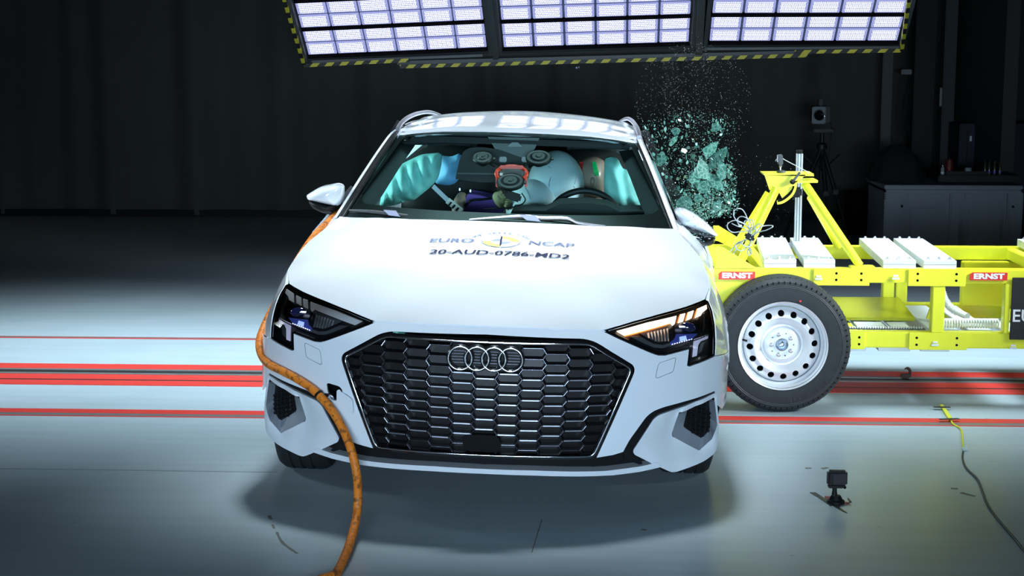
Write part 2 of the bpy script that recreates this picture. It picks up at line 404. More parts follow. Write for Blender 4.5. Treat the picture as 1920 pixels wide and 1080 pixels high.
# ================================================================== THE CAR
car = empty('car', (0, 0, 0), 'white five-door hatchback with four-ring grille emblem, struck on its side by the yellow trolley', 'car')
car.rotation_euler = (0, ROLL, 0); car.location = (-.3*math.sin(ROLL), 0, .3-.3*math.cos(ROLL))
C2 = dict(ox=900, oy=500, sc=2.571); C6 = dict(ox=1120, oy=540, sc=6.0); CW = dict(ox=1180, oy=640, sc=4.32)
def mir(pts): return [(-a, b) for a, b in pts]
def yo(off): return lambda a, b: Yf(np.clip(a, -.909, .909), b)+off
# ---- measured outlines on the nose (right half, x>0)
hood_front = fp2([(913, 611.5), (1000, 614.5), (1070, 617), (1129, 618.5)]); hood_front[0] = (0, hood_front[0][1])
hl_top = fp2([(75, 475), (240, 424), (400, 375), (700, 292), (1000, 208), (1205, 128)], **C6)
hl_out = fp2([(1250, 150), (1290, 250), (1318, 400), (1328, 600), (1322, 757)], **C6)
hl_low = fp2([(75, 483), (200, 545), (640, 738), (690, 752), (760, 752), (1020, 684)], **C6)
hl_leg = fp2([(1036, 690), (1018, 862), (1036, 873)], **C6)
g_top = fp2([(913, 629.5), (1107.8, 637.5)]); g_top[0] = (0, g_top[0][1])
g_side = fp2([(1192, 688)]); g_bot = fp2([(1116.4, 860), (913, 857.5)]); g_bot[1] = (0, g_bot[1][1])
GR = g_top+g_side+g_bot
grille_loop = rnd(GR[:-1]+[(-g_bot[0][0], g_bot[0][1]), (-g_side[0][0], g_side[0][1]), (-g_top[1][0], g_top[1][1])][:3], 0.02)
gfull = [g_top[1], g_side[0], g_bot[0]]; gfull = gfull+mir(gfull[::-1])
# ---- bumper
gv_out = fp2([(690, 403), (270, 535), (190, 568), (138, 610), (0, 800)], **CW)
b_low = fp2([(690, 893), (640, 908), (562, 921)], **C2)
right = hood_front[1:-1]+[(hood_front[-1][0], hood_front[-1][1]-.004)]+[(a, b-.003) for a, b in hl_low[1:]]+[(hl_leg[0][0]-.002, hl_leg[0][1]), (hl_leg[1][0]-.003, hl_leg[1][1]-.004), (hl_leg[2][0], hl_leg[2][1]-.004)]
right += [(hl_out[-1][0]+.003, hl_out[-1][1]-.004), (.907, hl_out[-1][1]-.02), (.906, .400), (.884, .390), (gv_out[0][0]+.008, gv_out[0][1]-.05)]
right += rnd(gv_out+b_low[:1], .02, 4, closed=False)+b_low[1:]
right[0] = (right[0][0], right[0][1]-.004); right[1] = (right[1][0], right[1][1]-.004)
gin = rnd([b_low[-1], (g_side[0][0]+.004, g_side[0][1]), (g_top[1][0]+.002, g_top[1][1]+.004), (0, g_top[0][1]+.004)], [0, .03, .045, 0], closed=False)
half = [(0, hood_front[0][1]-.004)]+right+gin
full = half+mir(half[::-1])[1:-1] if abs(half[-1][0]) < 1e-9 else half
# washer covers and tow hole
wash = rnd(fp2([(690, 850), (872, 786), (880, 800), (852, 940), (672, 1013), (658, 1000)], **C6), .010)
washo = inset(wash, -.0016)
tow = rnd([fp for fp in [(lambda p: (p[0], p[2]))(fpt(560+a/9, 680+b/9)) for a, b in ((470, 335), (690, 400), (745, 475), (700, 640), (560, 640), (490, 500))]], .012)
bumper = patch('bumper_cover', full, yo(0), PAINT, car, holes=[washo, mir(washo), tow], grid=.022, step=.014, skirt=(0, .02, 0))
for s in (1, -1):
    p = wash if s > 0 else mir(wash)
    patch('washer_cover', p, yo(0.0003), PAINT, car, grid=.02, skirt=(0, .01, 0))
# tow-eye cover hanging beside its hole
fl_ = [(lambda p: (p[0], p[2]))(fpt(560+a/9, 680+b/9)) for a, b in ((655, 450), (700, 430), (735, 480), (860, 555), (925, 620), (935, 830), (905, 860), (870, 855), (700, 745), (655, 690))]
c = patch('tow_eye_cover', rnd(fl_, .008), yo(-.020), PAINT, car, grid=.02, skirt=(0, .005, 0))
e = fpt(620, 745, .02); mb = MB(); mb.lathe([(.012, -.03), (.012, .05), (.0, .05)], (e[0], e[1], e[2]), 'y', 14).lathe([(.018, -.03), (.018, -.022), (.010, -.022), (.010, -.03)], e, 'y', 16)
mb.build('tow_eye', DCHROME, car)
# dark liner behind all openings
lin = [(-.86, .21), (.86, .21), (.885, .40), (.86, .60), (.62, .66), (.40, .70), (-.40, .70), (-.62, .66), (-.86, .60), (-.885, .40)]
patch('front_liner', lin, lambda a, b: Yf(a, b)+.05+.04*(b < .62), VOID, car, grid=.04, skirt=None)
# groove strip (satin black) above each wing and the lower intake
gout = rnd(gv_out+b_low[:1], .02, 4, closed=False)
gin2 = fp2([(44, 915), (28, 886), (193, 628), (238, 594), (693, 417)], **CW)
groove = gout+fp2([(700, 935), (790, 965)], **C2)+gin2
for s in (1, -1):
    patch('bumper_groove', groove if s > 0 else mir(groove), yo(.014), BLK, car, grid=.03, skirt=(0, .01, 0))
# ---- wings with air vents
wing = rnd(fp2([(693, 418), (240, 595), (195, 628), (28, 885), (40, 915), (340, 1058), (380, 1056), (612, 965), (702, 895), (730, 720), (704, 440)], **CW), [.004, .012, .012, .008, .008, .01, .01, .012, .02, .03, .006])
vent = rnd(fp2([(405, 580), (688, 455), (712, 680), (668, 800), (570, 900), (352, 792), (348, 768)], **CW), .004)
meshp = rnd(fp2([(488, 548), (655, 488), (667, 660), (664, 745), (600, 825), (445, 728)], **CW), .006)
rimin = inset(wing, .010)
ctl = [(p, 0.0) for p in dens(wing, .05)]+[(p, .006) for p in dens(inset(wing, .022), .06)]
vA = fp2([(405, 580), (352, 792), (570, 900), (668, 800), (712, 680), (688, 455)], **CW)
for p, o_ in zip(vA, (.018, .046, .030, .014, .006, .007)): ctl.append((p, o_))
mid = [((vA[0][0]+vA[1][0])/2, (vA[0][1]+vA[1][1])/2)]; ctl += [(mid[0], .036)]
for q in ((.5, (vA[1], vA[2]), .040), (.5, (vA[5], vA[0]), .010)):
    ctl.append((((q[1][0][0]+q[1][1][0])/2, (q[1][0][1]+q[1][1][1])/2), q[2]))
WT = TPS([c[0] for c in ctl], [c[1] for c in ctl], 1e-5)
def wingY(a, b): return Yf(np.clip(a, -.909, .909), b)-.004+np.clip(WT(np.abs(a), b), -.004, .06)
mtl = TPS([c for c in vA]+list(meshp[::6]), [.045, .045, .03, .02, .02, .02]+[.075]*len(meshp[::6]))
HEXD = mat('vent_mesh_black', (.012, .013, .014), .35)
for s in (1, -1):
    M_ = (lambda q: q) if s > 0 else mir
    wo = patch('bumper_wing', M_(wing), wingY, PAINT, car, holes=[M_(vent)], grid=.010, step=.007, skirt=(0, .025, 0))
    # reveal running back from the opening to the mesh
    n_ = 40
    def res(poly, k):
        P = np.array(dens(poly, .002)); c_ = P.mean(0); a = np.arctan2(P[:, 1]-c_[1], P[:, 0]-c_[0]); out = []
        for j in range(k):
            t = -PI+2*PI*j/k; i = np.argmin(np.abs((a-t+PI) % (2*PI)-PI)); out.append(tuple(P[i]))
        return out
    A = res(vent, n_); B = res(meshp, n_)
    vs = [(s*a, float(wingY(np.array([a]), np.array([b]))[0]), b) for a, b in A]+[(s*a, float(Yf(a, b))+.07, b) for a, b in B]
    MB().add(vs, [(i, (i+1) % n_, (i+1) % n_+n_, i+n_) for i in range(n_)]).build('vent_reveal', SILVER, car, 25)
    patch('vent_backing', M_(meshp), lambda a, b: Yf(a, b)+.072, BLK, car, grid=.04, skirt=None)
    mb = MB()
    xs_ = [p[0] for p in meshp]; zs_ = [p[1] for p in meshp]; r_ = .0085
    for i in range(20):
        for j in range(20):
            cx, cz = min(xs_)+i*.020, min(zs_)+j*.0175+(i % 2)*.00875
            if inpoly([(cx, cz)], inset(meshp, .004))[0]:
                y = float(Yf(cx, cz))+.066
                vs = [(s*(cx+r_*k*math.cos(PI/3*q)*1.1), y+dy, cz+r_*k*math.sin(PI/3*q)*.9) for k, dy in ((1, 0), (.72, -.004), (.62, .006)) for q in range(6)]
                mb.add(vs, [(a*6+q, a*6+(q+1) % 6, (a+1)*6+(q+1) % 6, (a+1)*6+q) for a in range(2) for q in range(6)])
    mb.build('vent_mesh', HEXD, car)
# ---- lower intake floor, lip
lt = fp2([(913, 878), (1000, 880.5), (1070, 882.5), (1134, 881.5), (1200, 873), (1232, 866)]); lt[0] = (0, lt[0][1])
lb = fp2([(1240, 874), (1200, 883), (1150, 889.5), (1100, 891.5), (1000, 890), (913, 887)]); lb[-1] = (0, lb[-1][1])
lip = lt+lb; lipf = lt+lb[:-1]+[(0, lb[-1][1])]
lh = lt+lb[:-1]
lipfull = lh+[(0, lb[-1][1])]+mir((lt[1:]+lb[:-1])[::-1])
patch('front_lip', lipfull, yo(-.012), PAINT, car, grid=.02, step=.016, skirt=(0, .10, 0))
li = [(-a, b) for a, b in lt[::-1]]+lt[1:]
intake = [(a, b+.004) for a, b in li]+[(.60, .33), (.40, .285), (-.40, .285), (-.60, .33)]
patch('lower_intake', intake, yo(.045), BLK, car, grid=.03, skirt=(0, .02, 0))
MB().prism([(-.62, .27), (-.4, .15), (0, .09), (.4, .15), (.62, .27), (.72, .45), (-.72, .45)], .215, .232, 'xy').build('splitter_floor', VOID, car)
# ---- grille
surr_in = inset(rnd(gfull, .030, 5), .011)
patch('grille_surround', rnd(gfull, .032, 5), yo(-.003), GBLK, car, holes=[surr_in], grid=.03, step=.014, skirt=(0, .03, 0))
t_out = inset(rnd(gfull, .030, 5), .0095); t_in = inset(rnd(gfull, .030, 5), .0150)
mb = MB(); L_ = dens(t_out, .02); K_ = []
ring = dens([tuple((np.array(a)+np.array(b))/2) for a, b in zip(t_out, t_in)], .02)
mb.tube([(a, float(Yf(a, b))-.006, b) for a, b in ring], .0034, 8, closed=True); mb.build('grille_trim', CHROME, car, 60)
clipP = inset(gfull, .013)
def clip(poly, cl):
    ar = sum(cl[i][0]*cl[(i+1) % len(cl)][1]-cl[(i+1) % len(cl)][0]*cl[i][1] for i in range(len(cl))); cl = cl if ar > 0 else cl[::-1]
    out = list(poly)
    for i in range(len(cl)):
        a, b = cl[i], cl[(i+1) % len(cl)]; src = out; out = []
        f = lambda p: (b[0]-a[0])*(p[1]-a[1])-(b[1]-a[1])*(p[0]-a[0])
        for j in range(len(src)):
            p, q = src[j], src[(j+1) % len(src)]; fp_, fq = f(p), f(q)
            if fp_ >= 0: out.append(p)
            if (fp_ >= 0) != (fq >= 0):
                t = fp_/(fp_-fq); out.append((p[0]+(q[0]-p[0])*t, p[1]+(q[1]-p[1])*t))
        if len(out) < 3: return []
    return out
PX, PZ = .0835, .0375
rim, walls = MB(), MB(); GLINTM = mat('grille_glint_chrome', (.62, .63, .70), .28, 1.0)
zt = g_top[0][1]
for k in range(-7, 8):
    for j in range(-1, 14):
        cz = zt-.020-j*PZ-(abs(k) % 2)*PZ/2
        hx = [(.0352, PZ/2), (.0483, 0), (.0352, -PZ/2), (-.0352, -PZ/2), (-.0483, 0), (-.0352, PZ/2)]
        P = []
        for a, b in hx[::-1]:
            z = cz+b; sc = 1-.20*max(0, (.60-z))
            P.append(((k*PX+a)*sc, z))
        P = clip(P, clipP)
        if len(P) < 3: continue
        ar = abs(sum(P[i][0]*P[(i+1) % len(P)][1]-P[(i+1) % len(P)][0]*P[i][1] for i in range(len(P))))/2
        if ar < 1.5e-4: continue
        if .345 < cz < .60 and len(P) == 6 and ar > .0028 and not (abs(k) < 1 and cz < .37):
            sc = 1-.20*max(0, .60-cz); zb_ = cz-PZ/2; xb_ = k*PX*sc; ys_ = float(Yf(xb_, zb_))+.004; dy_ = (float(Yf(xb_+.03, zb_))-float(Yf(xb_-.03, zb_)))/2
            MB().beam((xb_-.031*sc, ys_-dy_, zb_+.0012), (xb_+.031*sc, ys_+dy_, zb_+.0012), .005, .0042).build('grille_glint_bar', GLINTM, car, None)  # added bright strip stands for overhead light on the lower cell flats
        q1, q2 = inset(P, .0009), inset(P, .0042); q3 = inset(P, .0060); n = len(P)
        Y = lambda p: float(Yf(p[0], p[1]))
        vs = [(p[0], Y(p)+.006, p[1]) for p in P]+[(p[0], Y(p)+.0050, p[1]) for p in q1]+[(p[0], Y(p)+.018, p[1]) for p in q2]
        rim.add(vs, [(a*n+i, a*n+(i+1) % n, (a+1)*n+(i+1) % n, (a+1)*n+i) for a in (0, 1) for i in range(n)])
        vs = [(p[0], Y(p)+.018, p[1]) for p in q2]+[(p[0], Y(p)+.040, p[1]-.001) for p in q3]
        walls.add(vs, [(i, (i+1) % n, (i+1) % n+n, i+n) for i in range(n)])
        vs = [(p[0], Y(p)+.040, p[1]-.001) for p in q3]; walls.add(vs, [tuple(range(n))])
rim.build('grille_mesh', mat('grille_rim', (.38, .39, .43), .22, 1.0), car, 20, fix=False); walls.build('grille_cells', mat('grille_black', (.007, .007, .008), .4, spec=.3), car, 20, fix=False)
sens = rnd([(-.066, .352), (.050, .352), (.066, .318), (.056, .288), (-.058, .288), (-.078, .318)], .012)
patch('sensor_panel', sens, yo(-.004), mat('sensor_black', (.005, .005, .006), .5, spec=.15), car, grid=.03, skirt=(0, .02, 0))
# emblem: four interlocking rings on a black carrier
ez = fpt(912.5, 669.8)[2]
mb = MB(); mb2 = MB(); sl = MB()
for i in range(4):
    cx = (i-1.5)*.0598
    ring = [(cx+.0418*math.cos(t), -.030, ez+.0418*math.sin(t)) for t in np.linspace(0, 2*PI, 49)[:-1]]
    mb.tube(ring, .0042, 8, closed=True)
    ring = [(cx+.0422*math.cos(t), -.020, ez+.0422*math.sin(t)) for t in np.linspace(0, 2*PI, 41)[:-1]]
    mb2.tube(ring, .0075, 8, closed=True)
    for q in range(-2, 3):
        wdt = math.sqrt(.036**2-(q*.0105)**2); a, b = cx-wdt, cx+wdt
        if i < 3: b = min(b, cx+.0598-.042)
        if i > 0: a = max(a, cx-.0598+.042)
        if b > a: MB().box(((a+b)/2, .001, ez+q*.0105), (b-a, .006, .0016)).build('emblem_slat', DCHROME, car)
mb.build('emblem_rings', mat('emblem_chrome', (.95, .95, .98), .16, 1.0, emit=None), car, 60); mb2.build('emblem_backing', mat('emblem_dark_chrome', (.10, .11, .13), .25, .9), car, 60); 
MB().box((0, .011, ez), (.25, .010, .075), bev=.004).build('emblem_carrier', BLK, car)
# ---- headlights
GL = glassy('headlight_cover_glass', (.93, .95, .97), .55, ior=1.3)
HB = mat('lamp_housing_black', (.008, .008, .009), .3, coat=.4)
HG = mat('lamp_grey', (.12, .13, .135), .35, .5)
LENS = mat('projector_glass', (.01, .012, .05), .05, 0, coat=1, spec=.9)
DRLW = mat('drl_unlit_glow', (.60, .64, .66), .3, emit=(.8, .9, 1), es=.08)  # switched-off bar, brightened by a faint added emission
DRLA = mat('drl_lit_amber_white', (1, .85, .65), .4, emit=(1.0, .80, .60), es=2.2)
AMB = mat('amber_glow_edge', (1, .35, .03), .4, emit=(1.0, .28, .02), es=.9)
LILAC = mat('lamp_light_guide', (.55, .55, .70), .3, emit=(.75, .75, 1), es=.22)
BLUEG = mat('blue_lamp_glow', (.03, .04, .20), .15, .3, emit=(.10, .16, .80), es=.16)
BW = mat('white_blue_glow', (.8, .85, 1), .3, emit=(.7, .8, 1.0), es=3.0)
house = hl_top+hl_out+[hl_leg[2], hl_leg[1], hl_leg[0]]+hl_low[::-1][:-1]
house = [house[0]]+house[1:]
def hp(name, pts, off, m, par, s, depth=.010, rr=.0, grid=.03):
    q = fp2(pts, **C6); q = rnd(q, rr) if rr else q
    return patch(name, q if s > 0 else mir(q), yo(off), m, par, grid=grid, step=.012, skirt=(0, depth, 0))
for s in (1, -1):
    H = patch('headlight', house if s > 0 else mir(house), yo(.030), HB, car, grid=.03, step=.015, skirt=(0, .03, 0))
    H['label'] = 'headlight with lit white and amber light bar' if s > 0 else 'headlight with its light bar switched off'
    edge = house if s > 0 else mir(house)
    patch('lamp_bezel', edge, yo(.001), GBLK, H, holes=[inset(edge, .0065)], grid=.03, step=.012, skirt=(0, .03, 0))
    patch('lens_cover', edge, yo(-.0005), GL, H, grid=.025, step=.02, skirt=None)
    dm = DRLA if s > 0 else DRLW
    hp('light_bar', [(218, 495), (560, 400), (893, 323), (872, 410), (845, 432), (820, 402), (300, 543)], .010, dm, H, s, .012)
    if s > 0:
        hp('amber_edge', [(300, 545), (560, 478), (820, 404), (822, 414), (560, 490), (310, 556)], .011, AMB, H, s, .006)
    for k_, poly in enumerate(([(934, 308), (992, 294), (966, 383), (908, 402)], [(1022, 284), (1087, 262), (1062, 345), (998, 374)], [(1126, 245), (1232, 198), (1236, 240), (1184, 280), (1166, 315), (1100, 342)])):
        hp('light_segment', poly, .010, dm, H, s, .012)
        if s > 0: hp('amber_edge', [(poly[-1][0]-10, poly[-1][1]), (poly[-1][0], poly[-1][1]), (poly[0][0], poly[0][1]), (poly[0][0]-10, poly[0][1])], .011, AMB, H, s, .006)
    hp('reflector_chamber', [(470, 520), (800, 440), (812, 605), (690, 625), (600, 590)], .026, HG, H, s, .01)
    mbr = MB()
    for k_ in range(7):
        a = 560+k_*36; p0 = fpt(1120+a/6, 540+(505-k_*8)/6, .022); p1 = fpt(1120+(a+12)/6, 540+(600 if k_ > 1 else 560+k_*15)/6, .022)
        q0 = fpt(1120+(a+20)/6, 540+(500-k_*8)/6, .014); q1 = fpt(1120+(a+30)/6, 540+(598 if k_ > 1 else 565+k_*15)/6, .014)
        vs = [(s*p[0], p[1], p[2]) for p in (p0, p1, q1, q0)]+[(s*p[0], p[1]+.006, p[2]) for p in (p0, p1, q1, q0)]
        mbr.add(vs, [(0, 1, 2, 3), (4, 7, 6, 5), (0, 4, 5, 1), (1, 5, 6, 2), (2, 6, 7, 3), (3, 7, 4, 0)])
    mbr.build('reflector_ribs', mat('chrome_ribs', (.7, .72, .74), .25, .9), H)
    hp('lower_shelf', [(380, 560), (480, 560), (640, 640), (740, 650), (820, 628), (822, 650), (740, 690), (640, 680), (520, 630)], .016, HG, H, s, .02)
    # projector: domed lens, inner glow
    pc = fpt(1120+1000/6, 540+445/6, .020); pc = (s*pc[0], pc[1], pc[2])
    v_, f_ = ellip(pc, (.036, .016, .020), nu=24, nv=12); MB().add(v_, f_).build('projector_lens', LENS, H, 60)
    hp('projector_bezel', [(862, 420), (1115, 355), (1150, 500), (1140, 530), (880, 530)], .024, mat('bezel_dark', (.02, .022, .03), .25, .4), H, s, .01)
    hp('lens_highlight', [(918, 428), (1040, 428), (1046, 442), (922, 446)], .002, BW, H, s, .003)  # highlight on the lens, put in as a glowing strip
    hp('blue_glow_patch', [(890, 535), (1130, 525), (1060, 590), (830, 650), (800, 645), (870, 590)], .017, BLUEG, H, s, .02)  # bluish glow below the lens, put in as an emissive patch
    hp('glow_core', [(925, 560), (1000, 545), (1010, 590), (930, 612)], .0165, mat('blue_white_glow', (.4, .5, 1), .3, emit=(.35, .5, 1.0), es=.9), H, s, .004)
    for k_ in range(9):
        u_ = 840+k_*27; hp('glow_dot', [(u_, 640-k_*7.2), (u_+13, 634-k_*7.2), (u_+14, 641-k_*7.2), (u_+2, 648-k_*7.2)], .012, BW, H, s, .002)
    hp('shelf_edge', [(700, 690), (880, 660), (1270, 520), (1272, 530), (885, 672), (702, 700)], .010, DCHROME, H, s, .004)
    hp('light_guide', [(1086, 588), (1250, 533), (1246, 574), (1165, 606), (1138, 650), (1122, 768), (1070, 785)], .010, LILAC, H, s, .012)
    hp('side_marker', [(1150, 668), (1172, 625), (1240, 598), (1200, 640), (1180, 720), (1136, 750)], .015, HG, H, s, .01)
    hp('outer_marker', [(1190, 300), (1212, 290), (1218, 440), (1190, 500)], .015, PLAST, H, s, .01)
# ---- bonnet
hf3 = [(a, float(Yf(a, b)), b) for a, b in dens(hood_front+[(x, z) for x, z in hl_top[1:]], .03, closed=False)]
side3 = [(.829, .62, .827), (.828, .75, .856), (.816, .90, .892), (.783, 1.05, .930), (.740, 1.20, .968), (.724, 1.255, .983)]
rear3 = [(.60, 1.165, .992), (.40, 1.10, 1.000), (.20, 1.065, 1.006), (0, 1.055, 1.008)]
ctl = [(x, y, z) for x, y, z in hf3+side3+rear3+[(0, .15, .783), (0, .25, .820), (0, .45, .870), (0, .70, .930), (0, .90, .975), (.42, .35, .830), (.42, .60, .888), (.42, .85, .950), (.64, .45, .815), (.66, .70, .878), (.64, .95, .944), (.76, .70, .862), (.74, .95, .920)]]
ctl = ctl+[(-x, y, z) for x, y, z in ctl if x > 1e-6]
HZ = TPS([(x, y) for x, y, z in ctl], [z for x, y, z in ctl], 2e-5)
hp_ = [(x, y) for x, y, z in hf3]+[(x, y) for x, y, z in side3]+[(x, y) for x, y, z in rear3[:-1]]
hood_half = [(0, hf3[0][1])]+hp_[1:]+[(0, 1.055)]
hood_out = hood_half+[(-a, b) for a, b in hood_half[::-1]][1:-1]
hood = patch('bonnet', hood_out, lambda a, b: HZ(a, b), PAINT, car, plane='xy', grid=.035, step=.02, skirt=(0, .004, -.010), sharp=50)
# ---- front wings (fenders), both sides, and the rest of the flank
flo = [(a, float(Yf(a, b)), b) for a, b in hl_out]
fen_top = [(x+.004, y, z-.004) for x, y, z in side3]+[(.73, 1.45, 1.0)]
arch = lambda cy, r, a0, a1, n: [(cy+r*math.cos(a), .325+r*math.sin(a)) for a in np.linspace(a0, a1, n)]
aF = arch(.862, .362, math.radians(143), math.radians(-5), 16)
SX = [(flo[i][1], flo[i][2], flo[i][0]+.003) for i in range(len(flo))]+[(y, z, x) for x, y, z in fen_top]
SX += [(.53, .585, .907), (.53, .50, .907), (.60, .62, .914), (.86, .70, .915), (.86, .79, .878), (.70, .76, .878), (1.05, .80, .880), (1.05, .87, .838), (1.2, .60, .912), (1.2, .30, .905), (1.3, .90, .835), (1.45, .60, .908), (1.45, .25, .900), (1.45, .88, .865), (1.45, .96, .80), (.58, .45, .910)]
FX = TPS([(a, b) for a, b, c in SX], [c for a, b, c in SX], 1e-4)
fout = [(y, z) for x, y, z in flo[::-1]]+[(y, z) for x, y, z in fen_top]+[(1.45, .22), (1.25, .22)]+aF[::-1]+[(.545, .585)]
BX = TPS([(1.45, .96), (1.45, .60), (1.45, .25), (1.45, .88), (2.2, .965), (2.2, .6), (2.2, .25), (2.2, .88), (3, .965), (3, .6), (3, .25), (3, .88), (3.6, .98), (3.6, .7), (4.1, .98), (4.1, .6), (4.1, .3), (3.3, .75), (3.6, .88)],
         [.82, .908, .90, .885, .825, .908, .90, .885, .82, .905, .90, .88, .80, .915, .72, .80, .78, .915, .885], 1e-4)
aR = arch(3.5, .362, math.radians(185), math.radians(-5), 18)
for s in (1, -1):
    f = lambda a, b: s*np.clip(FX(a, b), .70, .917)
    patch('front_fender', fout, f, PAINT, car, plane='yz', grid=.04, step=.02, skirt=(-s*.012, 0, 0), sharp=45)
    g = lambda a, b: s*np.clip(BX(a, b), .6, .917)
    patch('front_door', rnd([(1.455, .97), (2.46, .97), (2.50, .5), (2.46, .22), (1.455, .22)], .02), g, PAINT, car, plane='yz', grid=.06, skirt=(-s*.012, 0, 0), sharp=45)
    patch('rear_door', rnd([(2.465, .97), (3.25, .97), (3.10, .55)]+[(3.06, .22), (2.465, .22), (2.505, .5)], .02), g, PAINT, car, plane='yz', grid=.06, skirt=(-s*.012, 0, 0), sharp=45)
    patch('quarter_panel', [(3.255, .98), (4.15, .98), (4.2, .6), (4.12, .3), (3.87, .3)]+aR[::-1][1:-1]+[(3.07, .32), (3.11, .55)], g, PAINT, car, plane='yz', grid=.06, skirt=(-s*.012, 0, 0), sharp=45)
    MB().box((s*.86, 2.2, .20), (.06, 1.9, .05), bev=.01).build('sill', BLK, car)
# tail
patch('tailgate', [(-.72, .98), (.72, .98), (.80, .62), (.76, .45), (-.76, .45), (-.80, .62)], lambda a, b: 4.30-.15*(a/.8)**2*1.0-.25*np.clip(b-.75, 0, 1), PAINT, car, grid=.06, skirt=(0, -.02, 0))
patch('rear_bumper', [(-.79, .44), (.79, .44), (.74, .24), (-.74, .24)], lambda a, b: 4.34-.2*(a/.8)**2, PAINT, car, grid=.06, skirt=(0, -.02, 0))
patch('rear_window', [(-.68, .99), (.68, .99), (.50, 1.28), (-.50, 1.28)], lambda a, b: 4.16-.1*(a/.7)**2-.6*(b-1.0), glassy('dark_glass', (.05, .06, .06)), car, grid=.08, skirt=(0, -.01, 0))
# ---- underbody, engine bay, wheels
MB().box((0, 2.2, .27), (1.56, 3.6, .14)).box((0, .62, .45), (1.1, .75, .46)).box((0, .60, .24), (1.2, .5, .06)).build('underbody', VOID, car)
def tyre_prof(R, w, rim): return [(rim, -w*.44), (rim+.012, -w*.50), (R-.05, -w*.52), (R-.018, -w*.47), (R-.004, -w*.38), (R, -w*.30), (R, -w*.22), (R-.006, -w*.215), (R-.006, -w*.175), (R, -w*.17), (R, -w*.03), (R-.006, -w*.025), (R-.006, w*.025), (R, w*.03), (R, w*.17), (R-.006, w*.175), (R-.006, w*.215), (R, w*.22), (R, w*.30), (R-.004, w*.38), (R-.018, w*.47), (R-.05, w*.52), (rim+.012, w*.5), (rim, w*.44)]
for s in (1, -1):
    for yw_ in (.862, 3.5):
        zc = .318+s*.80*math.sin(ROLL)                     # wheels stay on the floor while the body leans
        c_ = (s*.772, yw_, zc)
        MB().lathe(tyre_prof(.318, .215, .215), c_, 'x', 48).build('tyre', RUBBER, car, 30)
        mb = MB().lathe([(.215, -.09), (.20, -.07), (.19, .04*s), (.05, .07*s), (.0, .07*s)], c_, 'x', 40)
        for k_ in range(5):
            a = 2*PI*k_/5; mb.beam((c_[0]+s*.085, c_[1]+.04*math.cos(a), c_[2]+.04*math.sin(a)), (c_[0]+s*.085, c_[1]+.205*math.cos(a), c_[2]+.205*math.sin(a)), .05, .03, up=(1, 0, 0))
        mb.lathe([(.215, -.10), (.215, .10), (.205, .10), (.205, -.10)], c_, 'x', 40, closed=True).build('wheel_rim', ALU, car)
# ---- roof, windscreen, pillars
rf = [(0, 1.885), (.15, 1.889), (.35, 1.908), (.48, 1.94), (.575, 1.995)]
rs = [(.572, 2.3), (.565, 2.8), (.545, 3.4), (.50, 3.95), (.35, 4.02), (0, 4.05)]
RZ = TPS(*(lambda P: ([(x, y) for x, y, z in P], [z for x, y, z in P]))([(x*q, y, z) for q in (1, -1) for x, y, z in
     ((0.001, 1.885, 1.341), (.35, 1.908, 1.334), (.575, 1.995, 1.306), (0.001, 1.955, 1.353), (.35, 1.978, 1.345), (.575, 2.05, 1.315), (0.001, 2.1, 1.360), (.4, 2.13, 1.349), (0.001, 2.35, 1.370), (.4, 2.35, 1.357), (.575, 2.35, 1.326), (0.001, 2.65, 1.379), (.4, 2.65, 1.366), (0.001, 3.0, 1.384), (.4, 3.0, 1.371), (.565, 2.9, 1.340), (0.001, 3.5, 1.379), (.54, 3.5, 1.33), (0.001, 4.05, 1.33), (.5, 3.95, 1.29))]), 1e-5)
rh = rf+rs; ro = rh+[(-a, b) for a, b in rh[::-1]][1:-1]
patch('roof', ro, lambda a, b: RZ(a, b), PAINT, car, plane='xy', grid=.05, step=.025, skirt=(0, 0, -.02), sharp=50)
wb = [(0, 1.002), (.2, 1.000), (.4, .994), (.6, .984), (.706, .974)]; wt = [(.560, 1.303), (.48, 1.316), (.35, 1.330), (.15, 1.337), (0, 1.338)]
WY = TPS([(s*a, b) for s in (1, -1) for a, b in wb+wt+[(.64, 1.13), (0.001, 1.17), (.4, 1.165)]], [y for s in (1, -1) for y in (1.065, 1.075, 1.11, 1.18, 1.262, 1.985, 1.935, 1.902, 1.883, 1.879, 1.61, 1.44, 1.475)], 1e-5)
wso = wb+wt; wso = wso+[(-a, b) for a, b in wso[::-1]][1:-1]
ws = patch('windscreen', wso, lambda a, b: WY(a, b), glassy('windscreen_glass', (.72, .92, .90), .8, ior=1.035), car, grid=.05, step=.03, skirt=None)
win = rnd([(-.635, 1.035), (.635, 1.035), (.665, 1.055), (.535, 1.295), (.42, 1.318), (0, 1.326), (-.42, 1.318), (-.535, 1.295), (-.665, 1.055)], .02)
patch('windscreen_border', wso, lambda a, b: WY(a, b)+.006, mat('ceramic_border', (.006, .007, .008), .35), car, holes=[win], grid=.05, step=.02, skirt=None)
MB().prism([(1.09, .90), (1.30, .90), (1.26, .955), (1.14, .975), (1.09, .965)], -.42, .42, 'yz').build('cowl', BLK, car)
PP = [(.722, 1.262, .978), (.69, 1.42, 1.055), (.655, 1.60, 1.14), (.615, 1.80, 1.232), (.582, 1.97, 1.302), (.578, 2.15, 1.318), (.580, 2.5, 1.326), (.572, 3.0, 1.330), (.55, 3.5, 1.315), (.51, 3.92, 1.26)]
